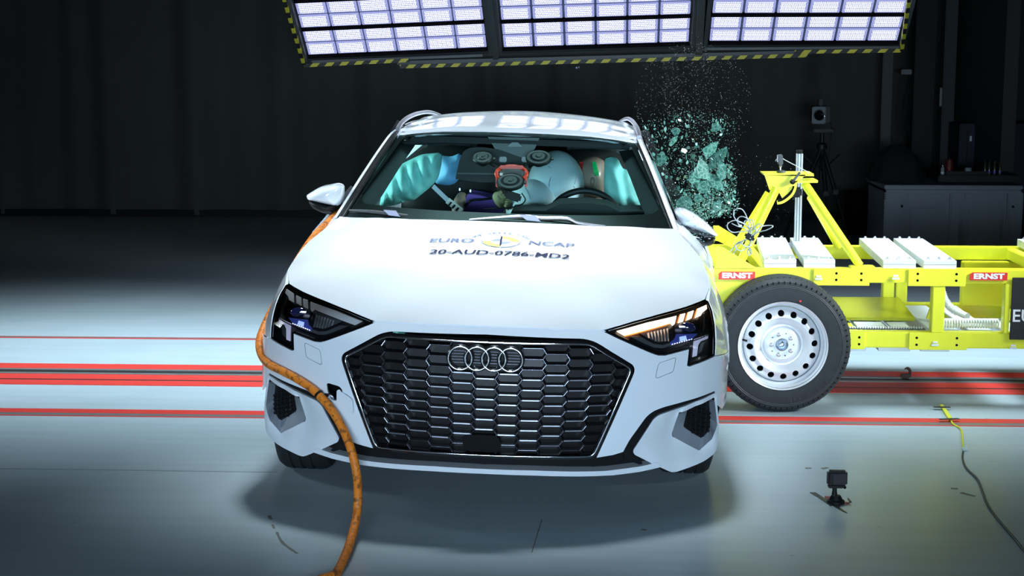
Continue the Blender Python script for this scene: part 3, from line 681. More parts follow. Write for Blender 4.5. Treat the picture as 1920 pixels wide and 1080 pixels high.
for s in (1, -1):
    f = lambda dx, dy, dz, P=PP: smooth([(s*(x+dx), y+dy, z+dz) for x, y, z in P], 5)
    MB().tube(f(-.008, .002, .002), .0030, 8).build('windscreen_seal_glint', CHROME if s < 0 else DCHROME, car, 60)  # moulding; its bright chrome stands for the reflection along the glass edge
    # white body pillar with black rubber on either side, one swept strip each
    def sweep(nm, m, prof):
        C_ = smooth(PP, 5); vs, fs = [], []; n = len(prof)
        for i, p in enumerate(C_):
            for (dx, dy, dz) in prof: vs.append((s*(p.x+dx), p.y+dy, p.z+dz))
            if i: a = (i-1)*n; fs += [(a+j, a+(j+1) % n, a+n+(j+1) % n, a+n+j) for j in range(n)]
        fs += [tuple(range(n)), tuple(range(len(vs)-n, len(vs)))]
        MB().add(vs, fs).build(nm, m, car, 40)
    if s < 0:
        sweep('pillar_rubber', BLK, [(-.012, 0, -.004), (.012, .005, -.002), (.030, .03, -.010), (.02, .05, -.03), (-.01, .03, -.02)])
        sweep('pillar', PAINT, [(.022, .02, -.004), (.034, .03, -.004), (.044, .05, -.014), (.040, .08, -.030), (.020, .06, -.03)])
    else:
        sweep('pillar_rubber', BLK, [(-.016, 0, -.004), (-.004, .002, -.001), (0, .02, -.012), (-.01, .02, -.02)])
        sweep('pillar', PAINT, [(-.004, .0, .0), (.012, .008, .002), (.024, .03, -.008), (.022, .06, -.02), (.0, .04, -.03)])
    sweep('door_frame', GBLK, [(.036, .07, -.014), (.050, .10, -.022), (.052, .16, -.05), (.02, .14, -.06)])
    MB().tube(smooth([(s*.582, 2.10, 1.325), (s*.580, 2.20, 1.346), (s*.572, 2.40, 1.366), (s*.562, 2.8, 1.374), (s*.548, 3.3, 1.362), (s*.52, 3.75, 1.32), (s*.50, 3.88, 1.28)], 6), .011, 10).build('roof_rail', mat('roof_rail_silver', (.45, .46, .5), .3, .8), car, 60)
    MB().beam((s*.80, 2.50, .96), (s*.60, 2.52, 1.33), .08, .03, up=(0, 1, 0)).build('centre_pillar', BLK, car)
    MB().beam((s*.78, 3.35, .96), (s*.52, 3.75, 1.20), .16, .04, up=(1, 0, 0)).build('rear_pillar', PAINT, car)
    if s < 0:
        patch('side_window', [(1.50, .975), (2.47, .975), (2.49, 1.32), (2.1, 1.30), (1.75, 1.16)], lambda a, b: -(.825-.72*(b-.965)), glassy('side_glass', (.55, .75, .70)), car, plane='yz', grid=.1, skirt=None)
        patch('side_window', [(2.54, .975), (3.35, .975), (3.6, 1.30), (2.55, 1.32)], lambda a, b: -(.825-.72*(b-.965)), glassy('side_glass', (.55, .75, .70)), car, plane='yz', grid=.1, skirt=None)
# ---- wipers
for nm, pts, m in (('wiper_arm', [(880, 412, 1.10), (930, 408, 1.10), (985, 405, 1.10), (1015, 408.5, 1.10), (1062, 409, 1.10), (1085, 418, 1.10), (1135, 424, 1.12)], mat('wiper_silver', (.55, .55, .62), .3, .8)), ('wiper_arm', [(655, 394, 1.24), (690, 396, 1.19), (730, 400, 1.16), (765, 404, 1.14)], PLAST)):
    P = smooth([cpt(u, v, y-.015) for u, v, y in pts], 4)
    MB().tube(P, [.004+.003*math.sin(PI*i/(len(P)-1)) for i in range(len(P))], 8).build(nm, m, car, 60)
    P2 = [Vector((p.x, p.y+.02, p.z-.012)) for p in P]; MB().tube(P2, .004, 6).build('wiper_blade', BLK, car, 60)
for u, v, y, wd in ((994, 408, 1.085, .075), (735, 399, 1.14, .06)):
    c_ = cpt(u, v, y); MB().prism([(c_[0]-wd*.6, c_[2]+.012), (c_[0]+wd*.3, c_[2]+.010), (c_[0]+wd*.6, c_[2]-.014), (c_[0]-wd*.2, c_[2]-.010)], c_[1]-.012, c_[1]+.008).build('wiper_joint', mat('wiper_joint_grey', (.22, .22, .28), .35, .5), car)
# ---- mirrors
def mirror(s, pts, yc, dep, body_z, low):
    q = [(lambda p: (p[0], p[2]))(cpt(u, v, yc)) for u, v in pts]; q = rnd(q, .02, 4)
    c_ = np.mean(q, 0); n = 0; rings = []
    Q = dens(q, .012)
    for k_, (sc, dy) in enumerate(((1.0, .05), (1.0, .0), (.94, -.03), (.78, -.055), (.5, -.072), (.2, -.078))):
        rings.append([(c_[0]+(a-c_[0])*sc, yc+dy, c_[1]+(b-c_[1])*sc) for a, b in Q])
    vs = [p for r in rings for p in r]; n = len(Q)
    fs = [(a*n+i, a*n+(i+1) % n, (a+1)*n+(i+1) % n, (a+1)*n+i) for a in range(len(rings)-1) for i in range(n)]+[tuple(range((len(rings)-1)*n, len(rings)*n)), tuple(range(n))[::-1]]
    return vs, fs
v1 = mirror(-1, [(574, 366), (600, 350), (632, 344), (643, 348), (643, 368), (638, 388), (600, 380), (577, 374)], 1.46, .1, 0, 0)
MR = MB().add(*v1).build('mirror_housing', PAINT, car, 60)
v2 = mirror(-1, [(577, 374), (600, 380), (639, 389), (641, 378), (634, 400), (606, 399), (585, 388)], 1.475, .1, 0, 0)
MB().add(*v2).build('mirror_base', BLK, MR, 60)
a = cpt(620, 398, 1.47); MB().beam(a, (-.80, 1.50, .985), .05, .03).build('mirror_arm', BLK, MR)
v1 = mirror(1, [(1262, 398), (1268, 392), (1282, 391), (1305, 402), (1330, 422), (1346, 440), (1344, 444), (1326, 439), (1300, 430), (1270, 418)], 1.50, .1, 0, 0)
MR = MB().add(*v1).build('mirror_housing', PAINT, car, 60); MR['label'] = 'mirror housing knocked downward and speckled with glass'
v2 = mirror(1, [(1269, 418), (1300, 429), (1327, 439), (1344, 443), (1338, 459), (1318, 463), (1294, 456), (1276, 442)], 1.475, .1, 0, 0)
MB().add(*v2).build('mirror_base', GBLK, MR, 60)
MB().beam(cpt(1285, 445, 1.53), (.80, 1.55, .93), .05, .03).build('mirror_arm', BLK, MR)
# ---- lettering on the bonnet
def onhood(cx, cy, dz=.002):
    return lambda x, y, z: (cx+x, cy+y, HZ(cx+x, cy+y)+dz)
_c = lambda u, v, y: cpt(u, v, y)
text('bonnet_lettering', '20-AUD-0786-MD2', NAVY, car, onhood(.0, .668, .004), .064, sx=1.07, bold=.0010, shear=.12)['label'] = 'navy test number printed on the bonnet'
text('bonnet_lettering', 'EURO', mat('glare_paled_navy', (.15, .18, .30), .4), car, onhood(-.200, .80, .004), .058, sx=1.20, bold=.001, shear=.1)  # navy paled in its colour to stand for glare on the bonnet
text('bonnet_lettering', 'NCAP', mat('glare_paled_navy', (.15, .18, .30), .4), car, onhood(.200, .80, .004), .058, sx=1.20, bold=.001, shear=.1)
s_ = 'FOR SAFER CARS'
for i, ch in enumerate(s_):
    if ch == ' ': continue
    t = math.radians(158-136*i/(len(s_)-1)); cx, cy = .118*math.cos(t), .812+.090*math.sin(t)
    r = t-PI/2; cr_, sr_ = math.cos(r), math.sin(r)
    text('bonnet_lettering', ch, mat('glare_paled_navy', (.15, .18, .30), .4), car, (lambda x, y, z, cx=cx, cy=cy, cr_=cr_, sr_=sr_: (cx+x*cr_-y*sr_, cy+x*sr_+y*cr_, HZ(cx+x*cr_-y*sr_, cy+x*sr_+y*cr_)+.004)), .024, sx=1.1, bold=.0006)
def sector(a0, a1, r0, r1, c_, m, nm='round_emblem'):
    mb = MB(); k = 14; vs = []
    for j in range(k+1):
        t = math.radians(a0+(a1-a0)*j/k)
        for r in (r0, r1):
            x, y = c_[0]+r*math.cos(t), c_[1]+r*math.sin(t)*.82; vs.append((x, y, HZ(x, y)+.0035))
    mb.add(vs, [(2*j, 2*j+1, 2*j+3, 2*j+2) for j in range(k)]); return mb.build(nm, m, car, None, fix=False)
ec = (.0, .80)
DY = mat('emblem_yellow', (.85, .72, .15), .4); DN = mat('emblem_blue_grey', (.25, .30, .45), .4)
for a0, m in ((2, DY), (92, WHITE), (182, DY), (272, WHITE)): sector(a0, a0+86, .040, .074, ec, m)
for a0, m in ((2, WHITE), (92, DN), (182, WHITE), (272, DN)): sector(a0, a0+86, .002, .040, ec, m)
sector(0, 180, .075, .078, ec, DN); sector(180, 360, .075, .078, ec, DN)
text('bonnet_lettering', 'I', NAVY, car, onhood(0, .80, .005), .15, bold=-.001, sx=.6)

# ================================================================== INSIDE THE CAR
DASH = mat('dash_grey', (.014, .019, .020), .6, 0, .1, 30, .1, spec=.3)
SEAT = mat('seat_black', (.012, .013, .014), .7)
TRIM = mat('interior_trim', (.022, .030, .032), .65, spec=.3)
CURT = mat('curtain_airbag_tinted', (.32, .82, .76), .6, 0, .05, 8)  # white fabric, coloured teal to stand for light through tinted glass
CURTB = mat('side_airbag_blue_lit', (.24, .60, .92), .6, 0, .05, 8)  # blue light on this bag is put into its colour
BAG = mat('airbag_fabric', (.62, .76, .82), .65, 0, .04, 6, .1)
MB().prism([(1.28, .90), (1.45, .925), (1.72, .930), (1.80, .90), (1.80, .55), (1.28, .55)], -.66, .66, 'yz').build('dashboard', DASH, car, 30)
a, b, c, d = cpt(958, 401, 1.70), cpt(968, 386, 1.72), cpt(1210, 388, 1.72), cpt(1222, 410, 1.70)
MB().prism([(a[0], .90), (a[0], a[2]), (b[0]-.01, b[2]), (b[0]+.01, b[2]+.002), (cpt(1025, 386, 1.72)[0], b[2]+.004), (cpt(1050, 370, 1.72)[0], cpt(1050, 374, 1.72)[2]), (cpt(1100, 370, 1.72)[0], cpt(1100, 372, 1.72)[2]), (cpt(1140, 374, 1.72)[0], cpt(1140, 377, 1.72)[2]), (cpt(1160, 388, 1.72)[0], cpt(1160, 388, 1.72)[2]), (c[0], c[2]+.004), (d[0], d[2]), (d[0], .90)], 1.50, 1.78).build('instrument_hood', DASH, car, 30)
sc_ = cpt(1096, 420, 1.88); t_ = math.radians(25)
ring = [(sc_[0]+.176*math.cos(q), sc_[1]+.172*math.sin(q)*math.sin(t_), sc_[2]-.005+.172*math.sin(q)*math.cos(t_)) for q in np.linspace(0, 2*PI, 49)[:-1]]
SW = MB().tube(ring, .0155, 12, closed=True).build('steering_wheel', mat('wheel_leather', (.018, .02, .021), .5), car, 80)
MB().lathe([(.0, -.02), (.06, -.02), (.07, 0), (.06, .02), (.0, .025)], (sc_[0], sc_[1], sc_[2]), 'y', 24).box((sc_[0], sc_[1], sc_[2]), (.30, .02, .03)).build('wheel_hub', SEAT, SW)
def seat(x, y):
    mb = MB(); v, f = ellip((x, y, .86), (.25, .09, .36), nu=24, nv=14, fn=lambda q, t, p: Vector((math.copysign(abs(q.x/.25)**.6*.25, q.x), q.y+.22*(q.z), math.copysign(abs(q.z/.36)**.6*.36, q.z)))); mb.add(v, f)
    o = mb.build('front_seat', SEAT, car, 60)
    MB().box((x, y-.28, .50), (.50, .52, .16), bev=.04).build('seat_cushion', SEAT, o)
    MB().box((x, y+.14, 1.20), (.26, .09, .15), bev=.03).build('headrest', SEAT, o)
seat(.36, 2.70); seat(-.37, 2.62)
MB().box((0, 3.35, .75), (1.25, .16, .70), bev=.05).build('rear_bench', SEAT, car)
MB().prism([(-.62, 1.28), (-.55, 1.318), (.55, 1.318), (.62, 1.28), (.60, 1.26), (.5, 1.295), (-.5, 1.295), (-.60, 1.26)], 2.02, 3.9).build('headliner', mat('headliner_dark', (.03, .034, .034), .8), car)
for u0, u1 in ((753, 893), (1043, 1180)):                 # header trim and sun visors
    a, b = cpt(u0, 268 if u0 < 900 else 264, 1.99), cpt(u1, 264 if u0 < 900 else 277, 1.99)
    MB().tube([(a[0], a[1], a[2]), (b[0], b[1], b[2])], .012, 8).build('sun_visor', TRIM, car, 60)
# trim inside the A pillars
for s in (1, -1):
    P = [(.700, 1.32, .985), (.655, 1.50, 1.07), (.612, 1.72, 1.17), (.560, 1.97, 1.275)]
    vs = []
    for x, y, z in P: vs += [(s*x, y, z), (s*(x-.075), y+.06, z-.015), (s*(x-.02), y+.12, z-.05)]
    fs = [(a*3+j, a*3+(j+1) % 3, a*3+3+(j+1) % 3, a*3+3+j) for a in range(3) for j in range(3)]
    MB().add(vs, fs).build('pillar_trim', TRIM, car, 40)
MB().box((0, 1.985, 1.292), (1.06, .10, .03), bev=.006).build('header_trim', BLK, car)
# overhead sensor box, camera window and mirror
MB().prism([(cpt(u, v, 1.96)[0], cpt(u, v, 1.96)[2]) for u, v in ((915, 256), (1012, 258), (1000, 285), (985, 300), (975, 312), (950, 312), (945, 300), (932, 285))], 1.94, 2.05).build('sensor_housing', mat('sensor_housing', (.008, .009, .009), .4), car)
tri = [(cpt(u, v, 1.925)[0], cpt(u, v, 1.925)[2]) for u, v in ((951, 275), (980, 275), (971, 267), (960, 267))]
MB().prism(tri, 1.925, 1.935).build('camera_window', mat('camera_window_grey', (.16, .18, .19), .4), car)
for u in (943, 985): a = cpt(u, 299, 1.93); MB().box(a, (.035, .01, .026), bev=.004).build('mirror_bracket_window', mat('bracket_grey', (.30 if u > 960 else .08,)*3, .3), car)
# ---- airbags
def bag(name, pts, y, thick, m, ripx=0, ripa=0.0, fn=None, lab=None):
    q = [(lambda p: (p[0], p[2]))(cpt(u, v, y)) for u, v in pts]; q = rnd(q, .02, 4); q_ = np.array(q); c_ = q_.mean(0)
    x0, x1, z0, z1 = q_[:, 0].min(), q_[:, 0].max(), q_[:, 1].min(), q_[:, 1].max()
    D = dens(q, .015); DA = np.array(D)
    def Y(a, b):
        a, b = np.atleast_1d(a), np.atleast_1d(b)
        d = np.sqrt(((np.c_[a, b][:, None]-DA[None])**2).sum(-1)).min(1); h = np.sqrt(np.clip(d/.06, 0, 1))
        r = ripa*np.abs(np.sin((a-x0+.25*(b-z0))/(x1-x0)*PI*ripx)) if ripx else 0
        return y-thick*h*(1-.0)-r*h
    o = patch(name, q, Y, m, car, grid=.013, step=.014, skirt=(0, .05, 0), sharp=80)
    if lab: o['label'] = lab
    return o
bag('curtain_airbag', [(711, 386), (716, 362), (728, 335), (748, 310), (768, 300), (790, 290), (828, 287), (826, 310), (820, 336), (806, 352), (786, 368), (776, 376), (764, 375), (745, 384), (722, 387)], 2.25, .05, CURT, 5, .035)
bag('side_airbag', [(822, 292), (846, 295), (862, 287), (870, 300), (862, 330), (856, 343), (842, 348), (818, 345), (812, 335), (822, 318)], 2.42, .05, CURTB, 1, .02)
bag('curtain_airbag', [(1134, 296), (1150, 294), (1160, 300), (1168, 318), (1182, 319), (1192, 340), (1207, 384), (1200, 388), (1145, 390), (1133, 370), (1132, 340)], 2.16, .05, CURT, 3, .022)
# big white bags between the dummies
def wbag(u, v, y, ru, rv, ry):
    c_ = cpt(u, v, y); k = (y+5.45)/FOC; vs, fs = ellip(c_, (ru*k, ry, rv*k), nu=40, nv=28); return vs, fs
mb = MB().add(*wbag(1042, 352, 2.28, 54, 70, .18)); AB = mb.build('centre_airbag', BAG, car, 80)
MB().add(*wbag(998, 392, 2.15, 50, 56, .16)).build('airbag_lobe', BAG, AB, 80)
SEAM = mat('seam_grey', (.20, .25, .28), .6)
def onbag(u, v, y0=2.28):             # point on the centre bag's near face
    best = None
    for y in np.linspace(1.9, 2.5, 61):
        p = cpt(u, v, y); hit = False
        for (cu, cv, cy, ru, rv, ry) in ((1042, 352, 2.28, 54, 70, .18), (998, 392, 2.15, 50, 56, .16)):
            c_ = cpt(cu, cv, cy); k = (cy+5.45)/FOC
            if ((p[0]-c_[0])/(ru*k))**2+((p[1]-c_[1])/ry)**2+((p[2]-c_[2])/(rv*k))**2 <= 1.0: hit = True
        if hit: return (p[0], p[1]-.004, p[2])
    return cpt(u, v, y0)
for P in ([(1028, 312), (1045, 322), (1062, 336), (1078, 352)], [(1068, 298), (1076, 308), (1080, 328), (1077, 345)], [(985, 352), (992, 365), (997, 388)], [(1036, 325), (1030, 340), (1030, 352)], [(1000, 345), (1020, 360), (1032, 380)]):
    MB().tube(smooth([onbag(u, v) for u, v in P], 4), .0018, 5).build('seam', SEAM, AB, None)
# ---- crash dummies (things of their own)
SKIN = mat('dummy_vinyl', (.32, .22, .17), .45, 0, .06, 20, coat=.3)
def loft(rings, n=20):                # closed body through ellipses (centre, rx, ry)
    vs, fs = [], []
    for (c_, rx, ry) in rings: vs += [(c_[0]+rx*math.cos(2*PI*j/n), c_[1]+ry*math.sin(2*PI*j/n), c_[2]) for j in range(n)]
    for i in range(len(rings)-1): fs += [(i*n+j, i*n+(j+1) % n, (i+1)*n+(j+1) % n, (i+1)*n+j) for j in range(n)]
    fs += [tuple(range(n))[::-1], tuple(range((len(rings)-1)*n, len(rings)*n))]
    return vs, fs
hx, hy, hz = wpt(1111, 333, y=2.36)
D1 = empty('crash_dummy', (hx, hy, .50), 'crash test dummy with brown head in the driver seat behind the big white airbag', 'crash dummy')
def atd(p, o): return [tuple(np.array(q)-np.array(o.location)) for q in p]
O = (0, 0, 0)
v, f = loft([((0, .1, .0), .16, .12), ((0, .11, .12), .17, .12), ((0, .10, .28), .19, .12), ((0, .08, .44), .20, .11), ((0, .06, .52), .15, .09), ((0, .04, .56), .065, .06), ((0, .02, .62), .058, .058), ((0, -.01, hz-.50-.09), .055, .07), ((0, -.015, hz-.50-.06), .066, .085), ((0, -.01, hz-.50), .074, .095), ((0, 0, hz-.50+.05), .073, .095), ((0, .005, hz-.50+.085), .055, .075), ((0, .005, hz-.50+.105), .02, .03)])
D1b = MB().add(v, f).build('body', SKIN, D1, 80)
# face relief and paint marks on the head
v, f = ellip((0, -.108, hz-.50-.01), (.012, .018, .022), nu=12, nv=8); MB().add(v, f).build('nose', SKIN, D1b, 80)
def onhead(u, v): p = wpt(u, v, y=2.36-.09); return (p[0]-hx, p[1]-hy-.004, p[2]-.50)
def dab(nm, pts, m, dy=0.0):
    q = []
    for u, v in pts:
        a = onhead(u, v); x, z = a[0], a[2]-(hz-.50); t = 1-(x/.076)**2-(z/.11)**2; q.append((a[0], -(.100*math.sqrt(max(t, .02)))-.016+dy, a[2]))
    n_ = len(q); vs = q+[(a, b+.004, c) for a, b, c in q]
    MB().add(vs, [tuple(range(n_)), tuple(range(n_, 2*n_))[::-1]]+[(i, (i+1) % n_, (i+1) % n_+n_, i+n_) for i in range(n_)]).build(nm, m, D1b, None)
dab('green_paint_strip', [(1110, 304), (1117, 303), (1121, 318), (1123, 328), (1116, 330), (1112, 318)], mat('paint_green', (.0, .38, .10), .4))
dab('red_paint_patch', [(1086, 305), (1094, 305), (1092, 315), (1090, 324), (1086, 318)], mat('paint_red', (.6, .03, .03), .4))
for s in (-1, 1):
    P = smooth([(s*.19, .07, .42), (s*.24, -.02, .25), (s*.18, -.22, .26), (s*.14, -.34, .34)], 5)
    MB().tube(P, [.05-.022*i/(len(P)-1) for i in range(len(P))], 10).build('arm', SKIN, D1, 60)
    P = smooth([(s*.10, .08, .02), (s*.12, -.20, .06), (s*.13, -.45, .08), (s*.13, -.60, -.22)], 5)
    MB().tube(P, [.075-.03*i/(len(P)-1) for i in range(len(P))], 10).build('leg', SKIN, D1, 60)
# rear dummy in a purple shirt, leaning into the gap between the seats
PUR = mat('purple_shirt', (.20, .09, .50), .7, 0, .06, 30, .2)
KHA = mat('khaki_cover', (.26, .25, .13), .7, 0, .1, 30, .3)
px_, py_, pz_ = wpt(905, 392, y=2.25)
D2 = empty('crash_dummy', (px_, py_, .55), 'crash dummy in a purple shirt lying between the seats under the red camera rig', 'crash dummy')
def d2(u, v, y): p = wpt(u, v, y=y); return (p[0]-px_, p[1]-py_, p[2]-.55)
q = rnd([(lambda p: (p[0], p[2]))(d2(u, v, 2.2)) for u, v in ((877, 362), (900, 365), (925, 371), (936, 385), (944, 400), (870, 400), (872, 385))], .012)
MB().prism(q, -.10, .14).build('shirt', PUR, D2, 40)
MB().tube(smooth([d2(872, 386, 2.14), d2(884, 376, 2.12), d2(905, 374, 2.12), d2(922, 372, 2.13)], 5), .006, 6).build('strap', BLK, D2, 60)
P = smooth([d2(858, 400, 2.14), d2(859, 385, 2.14), d2(864, 374, 2.16), d2(868, 369, 2.20)], 5)
MB().tube(P, [.030, .030]+[.029]*(len(P)-4)+[.022, .010], 14).build('forearm', SKIN, D2, 60)
P = [d2(930, 366, 2.10), d2(936, 372, 2.08), d2(944, 380, 2.08), d2(952, 385, 2.10)]
FT = MB().tube(smooth(P, 4), [.020+.012*math.sin(PI*i/12) for i in range(13)], 12).build('hand', KHA, D2, 60)
for k_, (u, v) in enumerate(((958, 376), (960, 381), (960, 386), (956, 390))):
    MB().tube(smooth([d2(946, 379+k_*2, 2.06), d2((946+u)/2, v-3, 2.045), d2(u, v, 2.06)], 4), [.008]*8+[.006], 8).build('finger', KHA, FT, 60)
MB().tube(smooth([d2(940, 372, 2.05), d2(934, 365, 2.04), d2(940, 360, 2.05)], 4), .009, 8).build('thumb', KHA, FT, 60)
# seat belt stripe and a marker card
a, b = cpt(812, 349, 2.15), cpt(842, 378, 2.05)
MB().beam(a, b, .022, .003, up=(0, 1, 0)).build('seat_belt', mat('belt_grey_blue', (.22, .26, .36), .6), car)
mk = tag(MB().box((0, 0, 0), (.085, .004, .030)).build('marker_card', mat('marker_card_white', (.75, .80, .80), .5), None), 'black and white striped marker card low behind the left of the windscreen', 'marker')
mk.location = wpt(852, 386, y=1.98); mk.rotation_euler = (0, math.radians(38), 0)
for k_ in range(3): MB().box((-.022+k_*.022, -.003, -.004), (.008, .002, .020)).build('stripe', BLK, mk)
# ---- camera rig held to the glass by suction cups
RG = empty('camera_rig', wpt(960, 335, y=1.72), 'red framed camera rig with round black suction cups inside the windscreen', 'camera')
r0 = np.array(RG.location)
def rg(u, v, y): p = wpt(u, v, y=y); return tuple(np.array(p)-r0)
RDM = mat('red_plastic', (.90, .05, .015), .4, coat=.2)
CUP = mat('cup_rubber', (.006, .008, .008), .45, spec=.25)
bd = rnd([(lambda p: (p[0], p[2]))(rg(u, v, 1.88)) for u, v in ((852, 338), (860, 300), (868, 284), (880, 278), (905, 277), (935, 282), (985, 300), (985, 342), (900, 344), (858, 338))], .02)
MB().prism(bd, rg(0, 0, 1.93)[1], rg(0, 0, 1.96)[1]).build('board', mat('board_black', (.006, .006, .007), .6), RG)
a, b = rg(858, 325, 1.92), rg(935, 326, 1.92); MB().beam(a, b, .006, .008).build('board_edge', mat('board_edge_grey', (.03, .034, .034), .5), RG)
for u, v, y, r in ((905, 297, 1.78, .048), (1010, 297, 1.78, .060), (957, 342, 1.58, .062)):
    c_ = rg(u, v, y); n_ = Vector((0, -.50, .86)); R_ = n_.to_track_quat('Z', 'Y').to_matrix()
    mb = MB().lathe([(r, -.004), (r, .004), (r*.93, .008), (r*.80, .006), (r*.55, .010), (r*.50, .014), (r*.25, .014), (r*.2, .018), (0, .018)], (0, 0, 0), 'z', 32)
    mb.box((r*.92, 0, -.002), (.03, .02, .006), bev=.002)
    mb.v = [tuple(R_@Vector(p)+Vector(c_)) for p in mb.v]; o = mb.build('suction_cup', CUP, RG, 40)
    mb = MB().lathe([(r*.45, -.03), (r*.45, -.004)], (0, 0, 0), 'z', 20); mb.v = [tuple(R_@Vector(p)+Vector(c_)) for p in mb.v]; mb.build('cup_pump', BLK, o, 40)
# red bracket: round hoop and two cheeks
c_ = rg(959, 326, 1.66)
hoop = [(c_[0]+.070*math.cos(t), c_[1]+.02*math.sin(t), c_[2]+.034*math.sin(t)) for t in np.linspace(math.radians(-35), math.radians(215), 30)]
mb = MB().tube(hoop, .008, 10); o = mb.build('red_frame', RDM, RG, 60)
for s in (-1, 1): MB().box((c_[0]+s*.066, c_[1]+.01, c_[2]-.022), (.012, .03, .078), bev=.003).build('red_cheek', RDM, o)
MB().box((c_[0], c_[1]+.01, c_[2]+.030), (.11, .02, .016), bev=.004).build('red_bar', RDM, o)
MB().box((c_[0], c_[1]+.045, c_[2]-.01), (.11, .03, .06), bev=.01).build('camera_body', mat('camera_body_brown', (.10, .08, .07), .5), RG)
MB().box((c_[0]-.048, c_[1]+.026, c_[2]-.004), (.014, .006, .012)).build('white_tab', WHITE, RG)
b_ = rg(962, 368, 1.56); MB().box(b_, (.075, .05, .035), rot=Matrix.Rotation(math.radians(18), 3, 'Y'), bev=.008).build('battery_pack', BLK, RG)
MB().tube(smooth([rg(978, 362, 1.56), rg(985, 374, 1.56), rg(978, 383, 1.56), rg(958, 389, 1.56), rg(930, 391, 1.57), rg(905, 393, 1.58)], 5), .003, 6).build('cable', BLK, RG, 60)
for u, v in ((892, 366), (912, 372)): MB().box(rg(862+(u-892), 355+(v-366)*.5, 1.9), (.006, .004, .012)).build('stud', ZINC, RG)
for u0, v0, u1, v1 in ((1010, 300, 975, 322), (905, 300, 945, 322)):
    MB().beam(rg(u0, v0, 1.80), rg(u1, v1, 1.72), .022, .014).build('clamp_arm', BLK, RG)

# ================================================================== THE YELLOW TROLLEY
TR = empty('crash_trolley', (1.6, 2.13, 0), 'yellow steel crash trolley with bolted ballast plates driven into the car side', 'trolley')
t0 = np.array(TR.location)
def T(p): return (p[0]-t0[0], p[1]-t0[1], p[2]-t0[2])
TT = Matrix.Translation(Vector((-t0[0], -t0[1], -t0[2])))
def TB(): return MB(TT)
YN, YF_ = 2.13, 3.06
def bx(name, x0, x1, y0, y1, z0, z1, m=YEL, bev=.004, par=None): return TB().box(((x0+x1)/2, (y0+y1)/2, (z0+z1)/2), (x1-x0, y1-y0, z1-z0), bev=bev).build(name, m, par or TR)
for y in (YN, YF_-.04):
    bx('top_beam', .98, 3.6, y+.006, y+.066, .603, .673)
    bx('bottom_beam', 1.05, 3.6, y+.006, y+.066, .284, .362)
def bolts(par, x0, x1, z0, z1, y=YN):
    for x in (x0, x1):
        for z in (z0, z1):
            TB().lathe([(.0062, .001), (.0062, -.0005), (0, -.0005)], (x, y, z), 'y', 12).build('bolt_hole', VOID, par)
for x0, x1, xa, xb in ((1.465, 1.735, 1.545, 1.665 if 0 else 1.675), (1.92, 2.195, 1.965, 2.15)):
    o = bx('splice_plate', x0, x1, YN-.003, YN+.006, .590, .674, bev=.0015); bolts(o, xa+.03, xb+.02, .618, .650, YN-.003) if x0 < 1.9 else bolts(o, xa, xb, .618, .650, YN-.003)
for x0, x1, xa, xb in ((1.50, 1.722, 1.56, 1.695), (1.935, 2.215, 1.972, 2.165)):
    o = bx('splice_plate', x0, x1, YN-.003, YN+.006, .277, .362, bev=.0015); bolts(o, xa, xb, .302, .336, YN-.003)
for x in (2.215, 2.225): pass
for y in (YN, YF_-.04):
    bx('post', 2.042, 2.102, y+.005, y+.062, .36, .604)
bx('post', 1.97, 2.03, YF_-.04, YF_+.02, .36, .604)
# cross members joining the two sides
for x in (1.02, 1.22, 2.62, 3.5): bx('cross_member', x, x+.05, YN+.06, YF_-.04, .61, .668)
for x in (1.66, 2.30, 2.62, 3.5): bx('cross_member', x, x+.05, YN+.06, YF_-.04, .29, .35)
o = TB().add([(1.68, 2.46, .378), (2.03, 2.46, .378), (2.05, 3.0, .40), (1.66, 3.0, .40), (1.68, 2.46, .363), (2.03, 2.46, .363), (2.05, 3.0, .385), (1.66, 3.0, .385)], [(0, 1, 2, 3), (7, 6, 5, 4), (0, 4, 5, 1), (1, 5, 6, 2), (2, 6, 7, 3), (3, 7, 4, 0)]).build('equipment_tray', mat('yellow_tray_shaded', (.36, .37, .012), .25), TR)  # yellow darkened to stand for the shade of the ballast above
# right-hand bay: inner cross wall, sign board
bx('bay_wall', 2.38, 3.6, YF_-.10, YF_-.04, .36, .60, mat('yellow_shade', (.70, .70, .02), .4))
bx('bay_post', 2.385, 2.412, YN-.002, YN+.05, .36, .604)
SG = bx('sign_board', 2.415, 3.10, YN-.010, YN-.004, .332, .636, mat('sign_black', (.012, .012, .014), .45), .002)
text('sign_lettering', 'EURO', WHITE, SG, lambda x, y, z: (2.42-t0[0]+x, YN-.0112-t0[1], .447-t0[2]+y), .085, align='LEFT', bold=.001)
# red maker plates
for x0, x1, zc in ((1.008, 1.183, .636), (2.214, 2.392, .640)):
    w_, h_ = x1-x0, .038
    pl = [(x0, zc-h_/2), (x1, zc-h_/2), (x1, zc+h_/2), (x0+.012, zc+h_/2), (x0, zc+h_/2-.010)]
    P_ = TB().prism(pl, YN-.007, YN+.0).build('maker_plate', RED, TR)
    text('maker_lettering', 'ERNST', WHITE, P_, (lambda x, y, z, xc=(x0+x1)/2, zc=zc: (xc-t0[0]+x, YN-.0082-t0[1], zc-t0[2]+y)), .035, sx=1.42, bold=.0018)
    for x in (x0+.01, (x0+x1)/2, x1-.008):
        for z in (zc-.015, zc+.015): TB().lathe([(.002, -.001), (.002, .002)], (x, YN-.009, z), 'y', 6).build('rivet', ZINC, P_)
for x, z in ((1.49, .632), (1.86, .637), (2.06, .312), (2.435, .300)):
    P_ = bx('rating_plate', x-.017, x+.017, YN-.008, YN-.004, z-.015, z-.005, STEEL, .001); bx('rating_plate', x-.012, x+.012, YN-.008, YN-.004, z-.001, z+.008, WHITE, .001)
